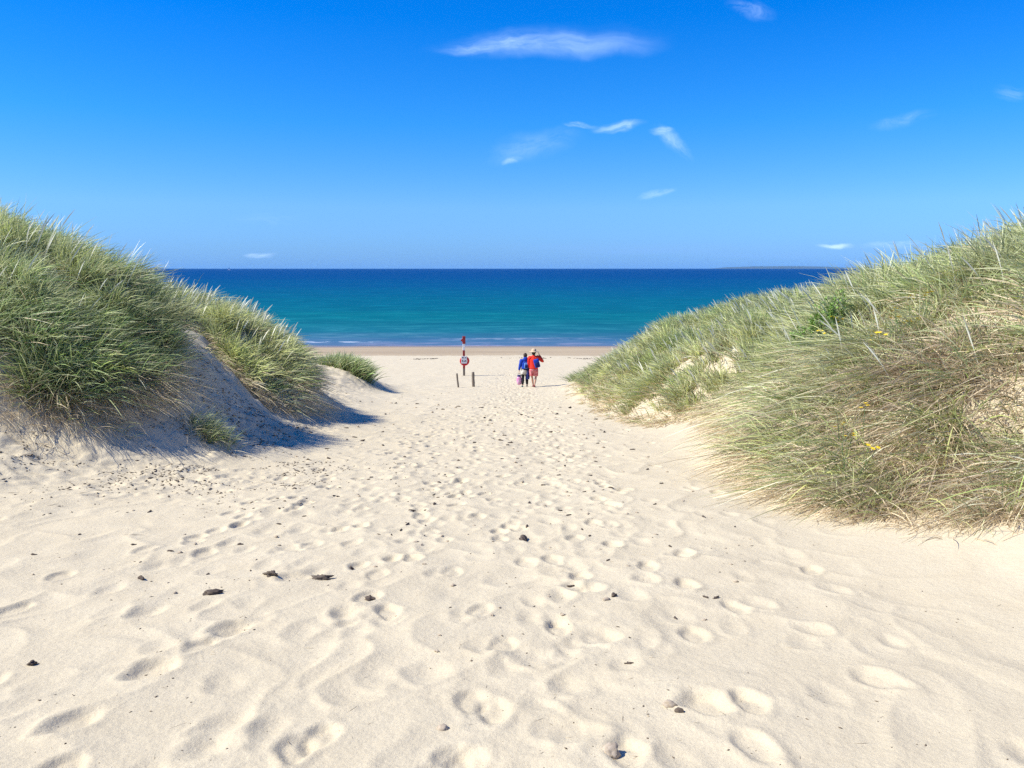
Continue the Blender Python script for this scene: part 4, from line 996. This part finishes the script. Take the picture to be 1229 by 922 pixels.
# ---------------------------------------------------------------- thin sea air over the whole place
if HAZE:
    bm = bmesh.new(); bmesh.ops.create_cube(bm, size=1, matrix=Matrix.Translation((0, 0, 60)) @ Matrix.Diagonal((80000, 80000, 1, 1)))
    zs = (-22.5, 110)
    for v_ in bm.verts: v_.co.z = zs[1] if v_.co.z > 60 else zs[0]
    m, nt, out = new_mat('sea_air'); pv = N(nt, 'ShaderNodeVolumePrincipled'); pv.inputs['Color'].default_value = (.28, .62, 1, 1); pv.inputs['Density'].default_value = HAZE
    L(nt, pv.outputs[0], out.inputs['Volume']); hz = bm_obj('haze', bm, m, None); tag(hz, 'faint blue sea air fading the far land', 'haze', kind='stuff')

# ---------------------------------------------------------------- sky, sun, camera
w = bpy.data.worlds.new('World'); scene.world = w; w.use_nodes = True; nt = w.node_tree; nt.nodes.clear()
wo = N(nt, 'ShaderNodeOutputWorld'); bg = N(nt, 'ShaderNodeBackground'); bg.inputs[1].default_value = SKY_STR if 'SKY_STR' in globals() else .10
sky = N(nt, 'ShaderNodeTexSky'); sky.sky_type = 'NISHITA'; sky.sun_disc = False; sky.sun_elevation = R(SUN_EL)
sun_dir = Vector((math.cos(R(SUN_AZ))*math.cos(R(SUN_EL)), math.sin(R(SUN_AZ))*math.cos(R(SUN_EL)), -math.sin(R(SUN_EL))))
sky.sun_rotation = math.atan2(-sun_dir.x, -sun_dir.y) % (2*math.pi)
sky.altitude = 0; sky.air_density = 1.0; sky.dust_density = .3; sky.ozone_density = 2.0
tc = N(nt, 'ShaderNodeTexCoord'); sp = N(nt, 'ShaderNodeSeparateXYZ'); L(nt, tc.outputs['Generated'], sp.inputs[0])
el = math_node(nt, 'ARCSINE', sp.outputs[2])
elf = maprange(nt, el, 0, R(60))
tint = ramp(nt, elf, SKY_TINT)
col = mixc(nt, 1.0, sky.outputs[0], tint, 'MULTIPLY')
# wisps of cirrus, placed by compass bearing and height
yv = math_node(nt, 'MAXIMUM', sp.outputs[1], .05)
u = math_node(nt, 'DIVIDE', sp.outputs[0], yv); v = math_node(nt, 'DIVIDE', sp.outputs[2], yv)
cv = N(nt, 'ShaderNodeCombineXYZ'); L(nt, u, cv.inputs[0]); L(nt, v, cv.inputs[1])
fwd = maprange(nt, sp.outputs[1], .1, .3)
warp = N(nt, 'ShaderNodeTexNoise'); warp.inputs['Scale'].default_value = 14; warp.inputs['Detail'].default_value = 7; L(nt, cv.outputs[0], warp.inputs['Vector'])
wv = N(nt, 'ShaderNodeVectorMath', operation='SUBTRACT'); L(nt, warp.outputs[1], wv.inputs[0]); wv.inputs[1].default_value = (.5, .5, .5)
ws = N(nt, 'ShaderNodeVectorMath', operation='SCALE'); L(nt, wv.outputs[0], ws.inputs[0]); ws.inputs['Scale'].default_value = .028
cw = N(nt, 'ShaderNodeVectorMath', operation='ADD'); L(nt, cv.outputs[0], cw.inputs[0]); L(nt, ws.outputs[0], cw.inputs[1])
def uv_of(px, py):
    a = (px-614.5)/FPX; b = (461-py)/FPX; dy = math.cos(PITCH)+b*math.sin(PITCH); dz = -math.sin(PITCH)+b*math.cos(PITCH); return a/dy, dz/dy
total = None
def wisp(px, py, wpx, hpx, rot, strength, stretch=4.0, fs=22, thr=.42):
    global total
    cu, cvv = uv_of(px, py); m = N(nt, 'ShaderNodeMapping', vector_type='TEXTURE')
    m.inputs['Location'].default_value = (cu, cvv, 0); m.inputs['Rotation'].default_value = (0, 0, R(rot)); m.inputs['Scale'].default_value = (wpx/FPX, hpx/FPX, 1)
    L(nt, cw.outputs[0], m.inputs[0])
    ln = N(nt, 'ShaderNodeVectorMath', operation='LENGTH'); L(nt, m.outputs[0], ln.inputs[0])
    fall = maprange(nt, ln.outputs['Value'], 1.0, .15, 0, 1, True)
    m2 = N(nt, 'ShaderNodeMapping', vector_type='TEXTURE'); m2.inputs['Rotation'].default_value = (0, 0, R(rot)); m2.inputs['Scale'].default_value = (stretch, 1, 1); L(nt, cw.outputs[0], m2.inputs[0])
    nz = noise(nt, m2.outputs[0], fs*2.6, 8, .68, .8)
    s = math_node(nt, 'MULTIPLY', fall, maprange(nt, nz, thr-.02, thr+.30)); s = math_node(nt, 'MULTIPLY', s, strength)
    total = s if total is None else math_node(nt, 'ADD', total, s)
wisp(655, 54, 150, 19, 1, .30, 6, 16, .36); wisp(690, 50, 120, 24, 2, .14, 6, 12, .30); wisp(590, 57, 70, 8, 2, .5, 6, 20, .36); wisp(640, 174, 72, 20, 14, .24, 4, 14, .36); wisp(697, 148, 26, 4, 0, .6, 5, 26, .34); wisp(742, 150, 34, 7, 5, .6, 5, 26, .34)
wisp(808, 173, 36, 11, -40, .5, 4, 22, .38); wisp(793, 160, 20, 6, -3, .6, 4, 26, .35); wisp(788, 234, 26, 6, 12, .4, 4, 26, .36); wisp(615, 193, 14, 5, 8, .5, 3, 30, .35)
wisp(903, 10, 34, 14, -15, .3, 2); wisp(1085, 143, 46, 10, 10, .2, 3); wisp(1218, 112, 26, 10, 5, .28, 3); wisp(1003, 296, 26, 4, 0, .9, 5, 40, .3); wisp(1075, 296, 50, 7, 0, .5, 5, 40, .35); wisp(312, 303, 22, 4, 0, .55, 5, 40, .3)
wisp(330, 262, 60, 10, 0, .10, 5)
total = math_node(nt, 'MULTIPLY', math_node(nt, 'MULTIPLY', total, fwd), 1.0, clamp=True)
col = mixc(nt, total, col, CLOUD)
# thin grey-blue veil low over the sea on the right
bd = N(nt, 'ShaderNodeMapping'); bd.inputs['Scale'].default_value = (1.6, 26, 1); L(nt, cv.outputs[0], bd.inputs[0])
bn = noise(nt, bd.outputs[0], 1.0, 4, .55)
band = math_node(nt, 'MULTIPLY', maprange(nt, bn, .44, .62), maprange(nt, math_node(nt, 'ABSOLUTE', math_node(nt, 'SUBTRACT', v, .017)), .018, .004, 0, 1, True))
band = math_node(nt, 'MULTIPLY', math_node(nt, 'MULTIPLY', band, maprange(nt, u, -.25, .15)), fwd)
col = mixc(nt, math_node(nt, 'MULTIPLY', band, .7), col, VEIL)
L(nt, col, bg.inputs[0]); L(nt, bg.outputs[0], wo.inputs[0])

sl = bpy.data.lights.new('sun', 'SUN'); sl.energy = SUN_E; sl.angle = R(.5); sl.color = (1, .955, .88)
so = bpy.data.objects.new('sun', sl); COL.objects.link(so); so.rotation_euler = sun_dir.to_track_quat('-Z', 'Y').to_euler()
cd = bpy.data.cameras.new('camera'); cam = bpy.data.objects.new('camera', cd); COL.objects.link(cam); scene.camera = cam
cd.sensor_width = 36; cd.lens = FPX/1229*36; cd.clip_end = 120000; cd.clip_start = .05
cam.location = (0, 0, CAM_Z); cam.rotation_euler = (math.pi/2-PITCH, 0, 0)
vs_ = scene.view_settings; vs_.view_transform = 'Standard'; vs_.look = 'None'; vs_.exposure = EXPO; vs_.gamma = 1; vs_.use_curve_mapping = False
scene.render.engine = 'CYCLES'; cy = scene.cycles; cy.max_bounces = 6; cy.transparent_max_bounces = 4; cy.diffuse_bounces = 3; cy.glossy_bounces = 2; cy.transmission_bounces = 3
cy.use_adaptive_sampling = True; cy.adaptive_threshold = .012
try: cy.use_denoising = DENOISE; cy.denoiser = 'OPENIMAGEDENOISE'
except Exception: pass
